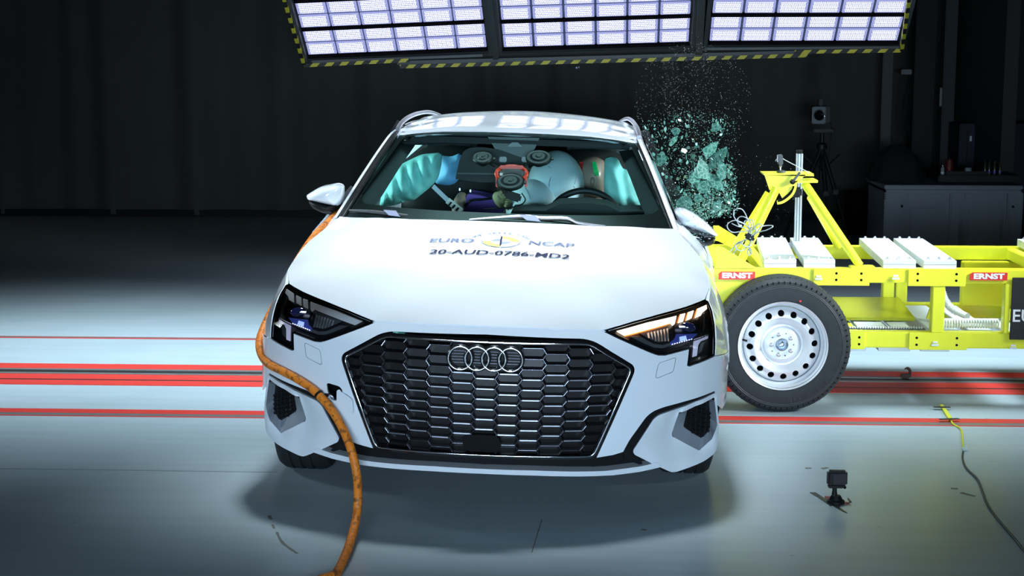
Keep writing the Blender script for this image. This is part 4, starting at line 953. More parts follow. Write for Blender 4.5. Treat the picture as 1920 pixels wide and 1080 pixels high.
# nose: face plate, gusset arms, barrier frame
bx('nose_plate', .955, .975, YN, YF_+.1, .18, .70)
TB().prism([(.985, .20), (1.03, .20), (1.30, .603), (.985, .603)], YN+.01, YN+.03).build('nose_web', YEL, TR)
TB().prism([(.985, .673), (1.012, .755), (1.024, .755), (1.19, .673), (1.17, .673)], YN+.0, YN+.03).build('gusset', YEL, TR)
g_ = [wpt(u, v, y=YN)[::2] for u, v in ((1344, 461), (1357, 464), (1417, 502), (1398, 503), (1348, 479), (1344, 500))]
TB().prism(g_, YN-.002, YN+.012).build('gusset', YEL, TR)
g_ = [wpt(u, v, y=YF_-.05)[::2] for u, v in ((1338, 424), (1348, 424), (1386, 447), (1375, 466), (1347, 452), (1338, 450))]
TB().prism(g_, YF_-.06, YF_-.02).build('gusset', YEL, TR)
bx('nose_shelf', .98, 1.045, YN+.02, YF_-.05, .675, .69)
HC = bx('honeycomb_block', .935, .955, YN+.10, YF_+.15, .30, .62, ALU, .002)
# A-frame
tp = lambda u, v, y: wpt(u, v, y=y)
for (u0, v0, u1, v1, y, r) in ((1456, 352, 1384, 500, YN+.06, .0215), (1442, 362, 1380, 462, YF_-.50, .022)):
    TB().tube([tp(u0, v0, y), tp(u1, v1, y)], r, 16).build('frame_tube', YEL, TR, 60)
for (u0, v0, u1, v1, ya, yb, r) in ((1508, 343, 1612, 498, YN+.18, YN+.04, .0205), (1520, 370, 1572, 462, YN+.6, YF_-.06, .020)):
    TB().tube([tp(u0, v0, ya), tp(u1, v1, yb)], r, 16).build('frame_tube', YEL, TR, 60)
a = tp(1616, 498, YN+.04); bx('tube_foot', a[0]-.06, a[0]+.06, YN+.005, YN+.07, .672, .684)
a = tp(1580, 458, YF_-.05); bx('tube_foot', a[0]-.05, a[0]+.05, YF_-.07, YF_-.01, .672, .682)
K = lambda pts, y, ox=1300, oy=260, sc=3.6: [wpt(ox+a/sc, oy+b/sc, y=y)[::2] for a, b in pts]
yb_ = YN+.10
HD = TB().prism(K([(482, 247), (762, 243), (720, 275), (690, 300), (672, 330), (640, 370), (600, 402), (575, 350), (545, 338), (515, 347)], yb_), yb_, yb_+.02).build('head_bracket', YEL, TR)
TB().prism(K([(475, 236), (812, 236), (815, 254), (478, 248)], yb_), yb_, yb_+.16).build('head_top_plate', YEL, TR)
TB().prism(K([(688, 285), (842, 282), (840, 298), (690, 300)], yb_), yb_, yb_+.16).build('head_lower_plate', YEL, TR)
def arc_pts(): return K([(688, 300), (683, 335), (668, 370), (640, 400), (600, 425), (566, 432)], yb_-.004)
ar = smooth([(x, yb_-.002, z) for x, z in arc_pts()], 5)
vs, fs = [], []
for i, p in enumerate(ar):
    d = (ar[min(i+1, len(ar)-1)]-ar[max(i-1, 0)]).normalized(); n_ = Vector((-d.z, 0, d.x))
    for q in (.0095, -.0095):
        for dy in (0, .012): vs.append(p+n_*q+Vector((0, dy, 0)))
    if i: b = (i-1)*4; fs += [(b, b+4, b+6, b+2), (b+1, b+3, b+7, b+5), (b, b+1, b+5, b+4), (b+2, b+6, b+7, b+3)]
TB().add(vs, fs).build('slotted_arc', YEL, HD)
TB().tube([tuple(p+Vector((-.006, -.006, .006))) for p in ar[4:-2]], .0042, 6).build('arc_slot', VOID, HD)
a, b = tp(1500, 323, YN+.08), tp(1486, 341, YN+.08)
LV = TB().beam(a, b, .010, .012, up=(0, 1, 0)).build('clamp_lever', PLAST, TR)
TB().lathe([(.012, -.012), (.012, .012), (.006, .013), (0, .013)], b, 'y', 16).build('lever_boss', BLK, LV)
# ballast plates: two steel slabs bolted with six bolts each
for x0, sk, w_ in ((1.228, .062, .155), (1.42, .05, .150), (1.802, .041, .156), (1.996, .031, .156), (2.655, .035, .156)):
    x1 = x0+w_; zb, zt_ = .674, .712 if x0 > 1.9 else .712
    y0, y1 = 2.145, 3.075
    vs = [(x0, y0, zb), (x1, y0, zb), (x1+sk, y1, zb), (x0+sk, y1, zb), (x0, y0, zt_), (x1, y0, zt_), (x1+sk, y1, zt_), (x0+sk, y1, zt_)]
    B_ = TB().add(vs, [(3, 2, 1, 0), (4, 5, 6, 7), (0, 1, 5, 4), (1, 2, 6, 5), (2, 3, 7, 6), (3, 0, 4, 7)]).build('ballast_plate', STEEL, TR)
    B_['label'] = 'bright galvanised steel ballast plate'
    zj = (zb+zt_)/2; TB().beam((x0+w_/2, y0-.0005, zj), (x0+w_/2, y0+.002, zj), w_, .0015).build('plate_joint', PLAST, B_)
    for k_ in range(3):
        for yy, q in ((y0+.035, 0), (y1-.035, 1)):
            xx = x0+w_*(.17+.33*k_)+sk*q
            TB().lathe([(.011, 0), (.011, .007), (.006, .008), (.006, .014), (0, .014)], (xx, yy, zt_), 'z', 6).build('bolt', ZINC, B_)
# plates hanging under and across the lower frame
for x0, x1 in ((1.30, 1.735), (1.795, 1.95), (2.0, 2.14), (2.53, 2.7)):
    o = bx('lower_ballast_plate', x0 if x0 > 1.4 else 1.60, x1, YN+.03, YF_-.05, .262, .284, STEEL, .002)
for x0, x1 in ((1.60, 1.66), (1.72, 1.86), (1.885, 1.975), (2.06, 2.2), (2.25, 2.36)):
    bx('lower_plate', x0, x1, YN+.07, YF_-.06, .345, .357, STEEL, .002)
# corrugated cable conduit: coils along the beam and a riser
WC = mat('white_conduit', (.74, .75, .72), .45)
CD = TB().tube([(2.11, YN+.10, .405), (2.385, YN+.10, .405)], .012, 10).build('conduit', WC, TR, 60)
for k_ in range(21):
    TB().lathe([(.021*math.cos(q)*.0+.0215+.0035*math.cos(q), .0035*math.sin(q)) for q in np.linspace(0, 2*PI, 7)[:-1]], (2.118+k_*.0132, YN+.10, .392), 'x', 16, closed=True).build('conduit_ring', WC, CD, 60)
P = smooth([(2.165, YN+.40, .545), (2.175, YN+.39, .50), (2.19, YN+.36, .455), (2.215, YN+.30, .425), (2.26, YN+.2, .41)], 5)
RS = TB().tube(P, .0165, 12).build('conduit_riser', WC, TR, 60)
for i in range(1, len(P)-4):
    d = (P[i+1]-P[i-1]).normalized(); R_ = d.to_track_quat('Z', 'Y').to_matrix()
    mb = TB().lathe([(.0175, -.003), (.0205, 0), (.0175, .003)], (0, 0, 0), 'z', 12); mb.v = [R_@Vector(p)+P[i] for p in mb.v]; mb.build('conduit_ring', WC, RS, 60)
bx('riser_clamp', 2.125, 2.205, YN+.38, YN+.43, .545, .562, BLK)
mb = TB(); CH = bx('chain_carrier', 1.62, 2.03, YN+.075, YN+.105, .362, .366, PLAST, .001)
for k_ in range(34): TB().lathe([(.008, -.003), (.010, 0), (.008, .003)], (1.60+k_*.0125, YN+.09, .366), 'x', 10).build('conduit_ring', WC, CH, 60)
TB().beam((2.105, YN+.35, .37), (2.16, YN+.35, .545), .03, .02, up=(0, 1, 0)).build('riser_bracket', YEL, TR)
# wheel: pressed steel disc with sixteen round holes, tyre
WX, WY_, WZ, WR = 1.302, 1.925, .326, .326
c_ = T((WX, WY_+.105, WZ))
TY = MB().lathe(tyre_prof(WR, .205, .206), c_, 'y', 72).build('tyre', mat('trolley_tyre_rubber', (.020, .025, .028), .6, 0, .35, 40, .3, spec=.35), TR, 30)
for k_ in range(72):                                    # shoulder tread blocks cut by sipes
    a = 2*PI*k_/72; R_ = Matrix.Rotation(-a, 3, 'Y')
    MB().add([R_@Vector(p)+Vector(c_) for p in ((-.0022, -.102, WR-.020), (.0022, -.102, WR-.020), (.0022, -.062, WR+.0012), (-.0022, -.062, WR+.0012), (-.0022, -.100, WR-.026), (.0022, -.100, WR-.026), (.0022, -.062, WR-.01), (-.0022, -.062, WR-.01))], [(0, 1, 2, 3), (7, 6, 5, 4), (0, 4, 5, 1), (1, 5, 6, 2), (2, 6, 7, 3), (3, 7, 4, 0)]).build('sipe', VOID, TY, None)
for r_ in (.290, .283): MB().lathe([(r_-.0012, -.1068+(.293-r_)*0), (r_, -.1078), (r_+.0012, -.1068)], c_, 'y', 72).build('sidewall_ring', mat('sidewall_grey', (.07, .08, .085), .5), TY)
s_ = 'NPAU LR15'
for i, ch in enumerate(s_):
    if ch == ' ': continue
    a = math.radians(-82+i*5.4)
    text('sidewall_letter', ch, mat('raised_rubber', (.006, .007, .008), .5), TY, (lambda x, y, z, a=a: (c_[0]+(.272+y)*math.cos(a)-x*math.sin(a)*1, c_[1]-.1095, c_[2]+(.272+y)*math.sin(a)+x*math.cos(a))) if 0 else (lambda x, y, z, a=a: (c_[0]+(.268-y)*math.cos(a)-x*math.sin(a), c_[1]-.1085, c_[2]+(.268-y)*math.sin(a)+x*math.cos(a))), .024, sx=1.0, bold=.001)
RIMM = mat('silver_wheel_paint', (.78, .81, .84), .34, .35, .06, 10)
MB().lathe([(.005, -.107), (.005, -.1085), (0, -.1085)], (T(wpt(1506, 571, y=1.822))[0], c_[1], T(wpt(1506, 571, y=1.822))[2]), 'y', 12).build('red_dot', RED, TY)
# disc with holes (annulus built hole by hole)
RM = MB().lathe([(.206, -.098), (.214, -.104), (.214, -.098), (.206, -.088), (.199, -.080), (.196, -.055), (.186, -.045), (.183, -.030), (.183, .09), (.206, .10)], c_, 'y', 72).build('wheel_rim', RIMM, TR, 30)
def disc(r):                                             # depth of the disc face at radius r
    return float(np.interp(r, [0, .026, .030, .072, .080, .098, .118, .134, .150, .172, .183], [-.050, -.050, -.058, -.058, -.050, -.044, -.058, -.078, -.074, -.058, -.040]))
nh = 16; hc, hr = .1535, .0155
mb = MB(); per = 12
vs = []; fs = []
for h in range(nh):
    a0 = 2*PI*(h+.15)/nh; ctr = (hc*math.cos(a0), hc*math.sin(a0)); da = PI/nh
    inner = []; outer = []
    for k_ in range(per*2):
        t = 2*PI*k_/(per*2); inner.append((ctr[0]+hr*math.cos(t+a0), ctr[1]+hr*math.sin(t+a0)))
        # matching point on the cell border
        dr, dt = math.cos(t), math.sin(t); m_ = max(abs(dr)/1.0, abs(dt)/1.0); sr_, st_ = dr/m_, dt/m_
        r = hc+sr_*(.0195 if sr_ < 0 else .0185); aa = a0+st_*da; outer.append((r*math.cos(aa), r*math.sin(aa)))
    b = len(vs); n_ = per*2
    for ring_, ex in ((inner, .014), (inner, 0), (outer, 0)):
        for x, z in ring_: vs.append((c_[0]+x, c_[1]+disc(math.hypot(x, z))+ex, c_[2]+z))
    fs += [(b+a*n_+i, b+a*n_+(i+1) % n_, b+(a+1)*n_+(i+1) % n_, b+(a+1)*n_+i) for a in (0, 1) for i in range(n_)]
mb.add(vs, fs)
mb.lathe([(r, disc(r)) for r in (.134, .128, .122, .116, .108, .100, .092, .086, .080, .076, .072, .060, .045, .034, .030, .027)], c_, 'y', 96)
mb.lathe([(r, disc(r)) for r in (.172, .178, .183)], c_, 'y', 96)
WD = mb.build('wheel_disc', RIMM, RM, 40)
MB().lathe([(.18, -.02), (.0, -.02)], c_, 'y', 40).build('brake_backing', VOID, RM)
MB().lathe([(.030, -.060), (.030, -.066), (.026, -.068), (.025, -.030), (0, -.030)], c_, 'y', 32).build('hub_bore', mat('hub_steel', (.3, .36, .42), .3, .9), RM, 40)
MB().lathe([(.010, -.030), (.012, -.055), (.006, -.06), (0, -.06)], c_, 'y', 12).build('hub_cap', ZINC, RM)
for k_ in range(5):
    a = 2*PI*k_/5+1.9; p = (c_[0]+.051*math.cos(a), c_[1], c_[2]+.051*math.sin(a))
    MB().lathe([(.011, -.056), (.011, -.060), (.0085, -.064), (.0085, -.074), (.004, -.077), (0, -.077)], p, 'y', 12).build('wheel_bolt', ZINC, RM, 40)
    a += .6; p = (c_[0]+.056*math.cos(a), c_[1]-.0585, c_[2]+.056*math.sin(a)); MB().lathe([(.0028, 0), (.0028, -.0008), (0, -.0008)], p, 'y', 10).build('disc_hole', VOID, RM)
a = math.radians(173); MB().beam((c_[0]+.188*math.cos(a), c_[1]-.06, c_[2]+.188*math.sin(a)), (c_[0]+.172*math.cos(a), c_[1]-.085, c_[2]+.172*math.sin(a)), .008, .008).build('valve', BLK, RM)
MB().tube([tuple(Vector(c_)), (c_[0], c_[1]+.9, c_[2])], .03, 12).build('axle', PLAST, TR)
c2 = T((WX, YF_+.14, WZ)); MB().lathe(tyre_prof(WR, .205, .206), c2, 'y', 48).build('tyre', RUBBER, TR, 30); MB().lathe([(.206, -.06), (.0, -.06)], c2, 'y', 40).build('wheel_rim', RIMM, TR)
MB().tube([T((3.5, YN, WZ)), T((3.5, YF_, WZ))], .03, 12).build('axle', PLAST, TR)
for y in (YN-.1, YF_+.14): MB().lathe(tyre_prof(WR, .205, .206), T((3.5, y, WZ)), 'y', 48).build('tyre', RUBBER, TR, 30); MB().lathe([(.206, -.06), (.0, -.06)], T((3.5, y, WZ)), 'y', 40).build('wheel_rim', RIMM, TR)
# ---- things on the trolley
CM = empty('action_camera', wpt(1463, 323, y=YN+.16), 'small black action camera on a ball mount on top of the yellow frame', 'camera')
r0 = np.array(CM.location); kk = lambda u, v, y=YN+.16: tuple(np.array(wpt(u, v, y=y))-r0)
MB().lathe([(.0, 0), (.022, 0), (.022, .006), (.015, .010), (0, .010)], (0.004, 0, 0), 'z', 24).build('base', PLAST, CM)
MB().lathe([(.004, 0), (.004, .016), (.007, .020), (.005, .026), (0, .027)], (0.0, 0, .008), 'z', 12).build('ball', ZINC, CM)
MB().box((-.002, 0, .062), (.024, .04, .050), rot=Matrix.Rotation(math.radians(-5), 3, 'Y'), bev=.004).box((.001, 0, .036), (.012, .02, .012)).build('camera_body', PLAST, CM)
MB().box((-.015, 0, .068), (.004, .03, .034), bev=.001).build('front_face', ALU, CM)
MB().tube(smooth([kk(1454, 302), kk(1458, 297), kk(1465, 296), kk(1470, 299)], 4), .0018, 6).build('wire_loop', mat('pale_wire', (.5, .62, .66), .4), CM)
tag(MB().tube([wpt(1470, 299, y=YN+.16), wpt(1525, 328, y=YN+.16)], .0017, 6).build('safety_wire', mat('pale_wire', (.5, .62, .66), .4)), 'thin pale safety wire from the camera to the right end of the yellow bracket', 'wire')
MS = empty('camera_mast', (1.48, 2.93, .674), 'grey aluminium mast with black knob standing behind the yellow A-frame', 'mast')
r0 = np.array(MS.location); kk = lambda u, v, y=2.93: tuple(np.array(wpt(u, v, y=y))-r0)
a, b = kk(1495, 451), kk(1499, 288)
MB().beam(a, b, .035, .03, up=(0, 1, 0)).build('profile', ALU, MS)
for q in (-.009, .006): MB().beam((a[0]+q, a[1]-.0155, a[2]), (b[0]+q, b[1]-.0155, b[2]), .004, .003, up=(0, 1, 0)).build('profile_groove', PLAST, MS)
MB().lathe([(.012, 0), (.018, .010), (.018, .018), (0, .020)], b, 'z', 14).build('knob', BLK, MS)
c_ = kk(1492, 360); MB().box(c_, (.06, .06, .055), bev=.01).build('clamp', BLK, MS)
a, b = kk(1458, 449), kk(1530, 452); MB().box(((a[0]+b[0])/2, 0, .014), (b[0]-a[0], .045, .028), bev=.003).build('base_rail', ALU, MS)
# grey cable coil tied to the frame
CG = mat('grey_cable', (.36, .41, .46), .45)
CB = empty('cable_bundle', wpt(1406, 446, y=YN-.02), 'tangled bundle of thin grey cable tied to the yellow frame with black tape', 'cable')
r0 = np.array(CB.location)
L = lambda pts, ya=YN-.02: [tuple(np.array(wpt(1340+a/9, 380+b/9, y=ya+.03*math.sin(i*1.7)))-r0) for i, (a, b) in enumerate(pts)]
for P in ([(590, 540), (560, 300), (480, 130), (390, 100), (330, 140), (320, 220), (380, 310), (500, 360), (580, 440)], [(560, 480), (430, 490), (300, 500), (225, 440), (215, 370), (270, 320), (350, 300), (470, 340), (560, 410), (600, 500)],
          [(600, 480), (620, 390), (600, 320), (520, 250), (440, 235), (390, 270), (390, 340), (430, 390)], [(640, 560), (740, 500), (880, 460), (975, 410), (960, 385), (800, 400), (700, 470), (620, 560)],
          [(600, 560), (640, 450), (720, 370), (790, 370), (760, 440), (660, 560)], [(560, 600), (420, 680), (350, 730), (380, 790), (460, 810), (560, 740), (620, 640)], [(580, 600), (480, 640), (460, 690), (520, 740), (600, 730), (640, 660), (600, 600)],
          [(560, 620), (400, 670), (320, 750), (260, 830)], [(500, 620), (380, 760), (315, 860)], [(600, 640), (580, 760), (555, 830), (570, 890), (600, 860), (590, 760), (630, 840), (610, 860), (570, 740)], [(600, 540), (640, 460), (690, 440), (700, 500), (640, 570)], [(290, 350), (380, 395), (480, 420), (560, 470)],
          [(545, 560), (590, 440), (650, 400), (640, 300), (580, 290), (510, 310), (500, 370)]):
    MB().tube(smooth(L(P), 5), .0026, 6).build('cable_loop', CG, CB, 80)
a = L([(590, 580)])[0]; MB().box(a, (.05, .035, .03), rot=Matrix.Rotation(math.radians(30), 3, 'Y'), bev=.008).build('black_tape', BLK, CB)
a = L([(430, 390)])[0]; MB().box(a, (.018, .01, .010), rot=Matrix.Rotation(math.radians(-10), 3, 'Y'), bev=.002).build('white_connector', WHITE, CB)

# ================================================================== LIGHT RIG over the car
def led_mat():
    m = bpy.data.materials.new('led_module'); m.use_nodes = True; nt = m.node_tree; N, L = nt.nodes, nt.links; b = N['Principled BSDF']
    tc = N.new('ShaderNodeTexCoord'); sp = N.new('ShaderNodeSeparateXYZ'); L.new(tc.outputs['Object'], sp.inputs[0])
    def mt(op, a, b_=None, c=None):
        n = N.new('ShaderNodeMath'); n.operation = op
        for i, v in enumerate((a, b_, c)):
            if v is None: continue
            if isinstance(v, (int, float)): n.inputs[i].default_value = v
            else: L.new(v, n.inputs[i])
        return n.outputs[0]
    v = mt('DIVIDE', sp.outputs['Y'], .0212); row = mt('FLOOR', v); fv = mt('SUBTRACT', mt('FRACT', v), .5)
    sh = mt('MULTIPLY', mt('MODULO', row, 2), .5)
    u = mt('ADD', mt('DIVIDE', sp.outputs['X'], .0143), sh); fu = mt('SUBTRACT', mt('FRACT', u), .5)
    d = mt('SQRT', mt('ADD', mt('MULTIPLY', fu, fu), mt('MULTIPLY', fv, fv)))
    dot = mt('LESS_THAN', d, .32)
    hx = mt('LESS_THAN', mt('ABSOLUTE', sp.outputs['X']), .093); hy = mt('LESS_THAN', mt('ABSOLUTE', sp.outputs['Y']), .053)
    k = mt('MULTIPLY', dot, mt('MULTIPLY', hx, hy))
    mx = N.new('ShaderNodeMix'); mx.data_type = 'RGBA'; mx.inputs[6].default_value = (.42, .45, .85, 1); mx.inputs[7].default_value = (.93, .95, 1, 1); L.new(k, mx.inputs[0])  # lavender emission between the dots stands for their bloom
    L.new(mx.outputs[2], b.inputs['Emission Color']); L.new(mt('MULTIPLY_ADD', k, 3.6, .75), b.inputs['Emission Strength'])
    b.inputs['Base Color'].default_value = (.2, .22, .3, 1); b.inputs['Roughness'].default_value = .4
    return m
LED = led_mat()
FR = mat('rig_frame_grey', (.085, .092, .095), .5, .2); LHS = mat('led_heat_sink', (.16, .18, .26), .5, .3)
def haz_mat():
    m = mat('hazard_stripe', (.7, .6, .02), .5); nt = m.node_tree; N, L = nt.nodes, nt.links; b = N['Principled BSDF']
    tc = N.new('ShaderNodeTexCoord'); sp = N.new('ShaderNodeSeparateXYZ'); L.new(tc.outputs['Object'], sp.inputs[0])
    a = N.new('ShaderNodeMath'); a.operation = 'MULTIPLY_ADD'; a.inputs[1].default_value = -1.0; L.new(sp.outputs['Y'], a.inputs[0]); L.new(sp.outputs['X'], a.inputs[2])
    d = N.new('ShaderNodeMath'); d.operation = 'DIVIDE'; d.inputs[1].default_value = .118; L.new(a.outputs[0], d.inputs[0])
    f = N.new('ShaderNodeMath'); f.operation = 'FRACT'; L.new(d.outputs[0], f.inputs[0])
    g = N.new('ShaderNodeMath'); g.operation = 'GREATER_THAN'; g.inputs[1].default_value = .5; L.new(f.outputs[0], g.inputs[0])
    mx = N.new('ShaderNodeMix'); mx.data_type = 'RGBA'; mx.inputs[6].default_value = (.01, .01, .01, 1); mx.inputs[7].default_value = (.55, .50, .03, 1); L.new(g.outputs[0], mx.inputs[0]); L.new(mx.outputs[2], b.inputs['Base Color'])
    L.new(mx.outputs[2], b.inputs['Emission Color']); b.inputs['Emission Strength'].default_value = 0
    return m
HAZ = haz_mat()
RIGY = 7.0
RIG = empty('light_rig', wpt(1130, 112, y=RIGY), 'overhead rig of three bright white light panels edged with black and yellow tape', 'light')
rig0 = Vector(RIG.location)
UP = Vector((-.03, -.76, .65)).normalized()
modme = None
def frame_of(bl, br):
    o = Vector(wpt(*bl, y=RIGY))-rig0; r = Vector(wpt(*br, y=RIGY))-rig0; W = (r-o).length; X = (r-o)/W; Z = X.cross(UP).normalized(); Y = Z.cross(X)
    return Matrix([[X.x, Y.x, Z.x, o.x], [X.y, Y.y, Z.y, o.y], [X.z, Y.z, Z.z, o.z], [0, 0, 0, 1]]), W
NR = 3; RH = .320
for bl, br in (((578, 108), (914, 93.5)), ((943, 94), (1293, 83.5)), ((1328, 82), (1684, 81.5))):
    M4, W = frame_of(bl, br)
    H_ = NR*RH
    mb = MB()
    mb.box((W/2, H_/2, -.08), (W+.06, H_+.06, .05))
    for x in (-.025, W+.025): mb.box((x, H_/2, -.02), (.03, H_+.08, .10))
    mb.box((W/2, -.05, -.03), (W+.08, .035, .08)); mb.box((W/2, H_+.02, -.03), (W+.08, .035, .08))
    P_ = mb.build('lamp_panel', FR, RIG); P_.matrix_local = M4
    cw_ = W/6
    mb = MB()
    for r in range(NR+1): mb.box((W/2, r*RH-.002, -.02), (W, .011, .05))
    mb.build('panel_crossbars', VOID, P_)
    if modme is None:
        mm = MB().box((0, 0, 0), (.226, .133, .014), bev=.003)
        first = mm.build('led_module', LED, P_); modme = first.data; bpy.data.objects.remove(first)
        hs = MB().box((0, 0, 0), (.248, .150, .010), bev=.003); first = hs.build('x', LHS, P_); hsme = first.data; hsme.name = 'heat_sink'; bpy.data.objects.remove(first)
    for r in range(NR):
        for h in range(2):
            for c in range(6):
                o = bpy.data.objects.new('led_module', modme); COL.objects.link(o); o.parent = P_
                o.location = ((c+.5)*cw_, r*RH+.007+.077+h*.152, -.02)
    mb = MB()
    for r in range(NR): mb.box((W/2, r*RH+.006+.153, -.036), (W*.985, .303, .012))
    mb.build('heat_sink', LHS, P_)
def rigbar(name, a, b, t, m, dz=0.0, dep=.03):
    A, B = Vector(wpt(*a, y=RIGY+dz))-rig0, Vector(wpt(*b, y=RIGY+dz))-rig0
    X = (B-A).normalized(); Z = X.cross(Vector((0, 0, 1)) if abs(X.z) < .5 else Vector((0, 1, 0))).normalized(); Y = Z.cross(X)
    o = MB().box(((B-A).length/2, 0, 0), ((B-A).length, t, dep)).build(name, m, RIG)
    o.matrix_local = Matrix([[X.x, Y.x, Z.x, A.x], [X.y, Y.y, Z.y, A.y], [X.z, Y.z, Z.z, A.z], [0, 0, 0, 1]])
    return o
rigbar('hazard_bar', (750, 125), (1514, 104), .028, HAZ, -.03)
rigbar('hazard_bar', (570, 123), (768, 113), .028, HAZ)
rigbar('hazard_bar', (1490, 97.5), (1690, 95), .028, HAZ)
rigbar('lower_rail', (745, 118), (1520, 98), .030, FR, .02); rigbar('lower_rail', (585, 116), (905, 104), .02, FR, .02); rigbar('lower_rail', (1310, 92), (1690, 89), .02, FR, .02)
for (u, v), ln, m, t in (((571, 123), 1.05, HAZ, .028), ((1690, 97), 1.05, HAZ, .028), ((930, 108), 1.05, FR, .045), ((1310, 98), 1.05, FR, .055)):
    A = Vector(wpt(u, v, y=RIGY+.01))-rig0; X = UP.copy(); 
    if m is HAZ: X = (UP+Vector((-.02 if u < 900 else -.05, 0, 0))).normalized()
    Z = X.cross(Vector((0, 1, 0))).normalized(); Z = Z if abs(X.y) < .99 else Z; Y = Z.cross(X)
    o = MB().box((ln/2, 0, 0), (ln, t, t)).build('hazard_bar' if m is HAZ else 'upright_rail', m, RIG)
    o.matrix_local = Matrix([[X.x, Y.x, Z.x, A.x], [X.y, Y.y, Z.y, A.y], [X.z, Y.z, Z.z, A.z], [0, 0, 0, 1]])
a = Vector(wpt(1083, 127, y=RIGY))-rig0
MB().box(a, (.04, .03, .026), bev=.004).build('sensor_bracket', BLK, RIG)
MB().box((a.x-.008, a.y-.016, a.z), (.012, .003, .012)).box((a.x+.010, a.y-.016, a.z+.004), (.006, .003, .010)).build('sensor_label', mat('pale_label', (.5, .55, .65), .4), RIG)
for u in (790, 1210): MB().box(Vector(wpt(u, 122, y=RIGY+.02))-rig0, (.05, .04, .02), bev=.003).build('rail_clamp', BLK, RIG)
# suspension tubes going up out of view
for x in (-1.2, 1.2): MB().tube([(x, -1.15, 1.05), (x, -1.15, 6.0-rig0.z-.02)], .03, 10).build('hanger', FR, RIG)

# ================================================================== ORANGE HOSE
hpts = [(655, 388, 1.56), (635, 399, 1.46), (612, 420, 1.32), (590, 442, 1.20), (568, 473, 1.06), (550, 503, .94), (534, 535, .84), (515, 572, .74), (498, 607, .63), (487, 637, .53), (489, 662, .49), (503, 682, .40), (528, 695, .30), (560, 712, .20), (590, 733, .135), (620, 766, .09), (643, 805, .05), (659, 845, .01), (669, 890, -.02), (671, 930, -.06), (668, 972, -.10), (657, 1015, -.27), (643, 1052, -.43), (626, 1085, -.56)]
def hy(u, v, y):                       # keep the hose just off the bumper skin
    if u < 650 and 645 < v < 870:
        q = Matrix.Rotation(ROLL, 3, 'Y')@(Vector(fpt(u, v, -.026))-Vector((0, 0, .3))); y = min(y, q.y)
    return y
P = smooth([Vector(wpt(u, v, y=hy(u, v, y))) for u, v, y in hpts], 4)
e = P[-1]; e.z = max(e.z, .017)
P = P+smooth([e, Vector((e.x-.10, e.y-.14, .017)), Vector((e.x-.28, e.y-.5, .017)), Vector((e.x-.35, e.y-1.2, .017))], 6)[1:]
HM = mat('orange_hose_rubber', (.78, .22, .015), .5, 0, .0, 10)
nt = HM.node_tree; N, L_n = nt.nodes, nt.links
n2 = N.new('ShaderNodeTexNoise'); n2.inputs['Scale'].default_value = 45; n2.inputs['Detail'].default_value = 5; n2.inputs['Distortion'].default_value = 1.0
tc = N.new('ShaderNodeTexCoord'); L_n.new(tc.outputs['Object'], n2.inputs['Vector'])
cr = N.new('ShaderNodeValToRGB'); cr.color_ramp.elements[0].position = .33; cr.color_ramp.elements[0].color = (.22, .07, .012, 1); cr.color_ramp.elements[1].position = .50; cr.color_ramp.elements[1].color = (.80, .225, .015, 1)
L_n.new(n2.outputs['Fac'], cr.inputs[0]); L_n.new(cr.outputs[0], N['Principled BSDF'].inputs['Base Color'])
hose = MB().tube(P, .0158, 16).build('hose', HM, None, 80); tag(hose, 'thick worn orange hose hanging around the car corner and over the bumper', 'hose')
i = min(range(len(P)), key=lambda k: (P[k]-Vector(wpt(597, 739, y=.125))).length)
d = (P[i+1]-P[i-1]).normalized(); R_ = d.to_track_quat('Z', 'Y').to_matrix()
mb = MB().lathe([(.0163, -.005), (.0185, -.004), (.0185, .004), (.0163, .005)], (0, 0, 0), 'z', 20); mb.v = [tuple(R_@Vector(p)+P[i]) for p in mb.v]; mb.build('cable_tie', BLK, hose)
MB().beam(P[i]+Vector((.012, 0, 0)), P[i]+Vector((.045, .03, -.006)), .012, .010).build('tie_tail', BLK, hose)

# ================================================================== FLOOR ITEMS
# small camera on a ball mount taped to the floor
GC = empty('floor_camera', wpt(1568, 943, z=0), 'small black action camera on a ball mount taped to the floor', 'camera')
MB().box((0, 0, .099), (.076, .034, .060), bev=.008).box((-.006, -.004, .067), (.056, .028, .010), bev=.002).build('camera_body', mat('camera_black', (.004, .004, .005), .45, spec=.2), GC)
MB().box((.008, -.0185, .098), (.050, .003, .040), bev=.001).build('rear_screen', mat('screen_black', (.003, .003, .004), .25, spec=.3), GC)
MB().lathe([(.006, 0), (.006, .022), (0, .022)], (.028, -.016, .066), 'y', 12).build('thumb_screw', BLK, GC)
MB().lathe([(.011, .034), (.009, .05), (.009, .066), (0, .066)], (-.008, 0, 0), 'z', 14).build('mount_neck', BLK, GC)
MB().lathe([(0, .026), (.008, .029), (.010, .036), (.007, .043), (0, .045)], (-.008, 0, 0), 'z', 14).build('ball', CHROME, GC)
MB().lathe([(.034, .0), (.034, .010), (.026, .014), (.018, .030), (0, .031)], (-.002, 0, 0), 'z', 18).build('mount_base', BLK, GC)
g0 = np.array(GC.location)
TAPE = mat('black_tape', (.03, .032, .036), .35); RT = mat('red_black_tape', (.25, .02, .03), .4)
def tape(pts, z, m, par=GC):
    q = [tuple(np.array(wpt(u, v, z=0))-(g0 if par is GC else 0)) for u, v in pts]; n_ = len(q)
    mb = MB(); mb.prism([(x, y) for x, y, _ in q], .0004, z, 'xy'); return mb.build('tape_strip', m, par, None)
tape([(1518, 924), (1529, 924), (1586, 960), (1589, 963), (1581, 960)], .0025, TAPE)
tape([(1535, 934), (1541, 933), (1562, 944), (1558, 950)], .003, TAPE); tape([(1546, 932), (1560, 932), (1566, 939), (1552, 941)], .0035, RT)
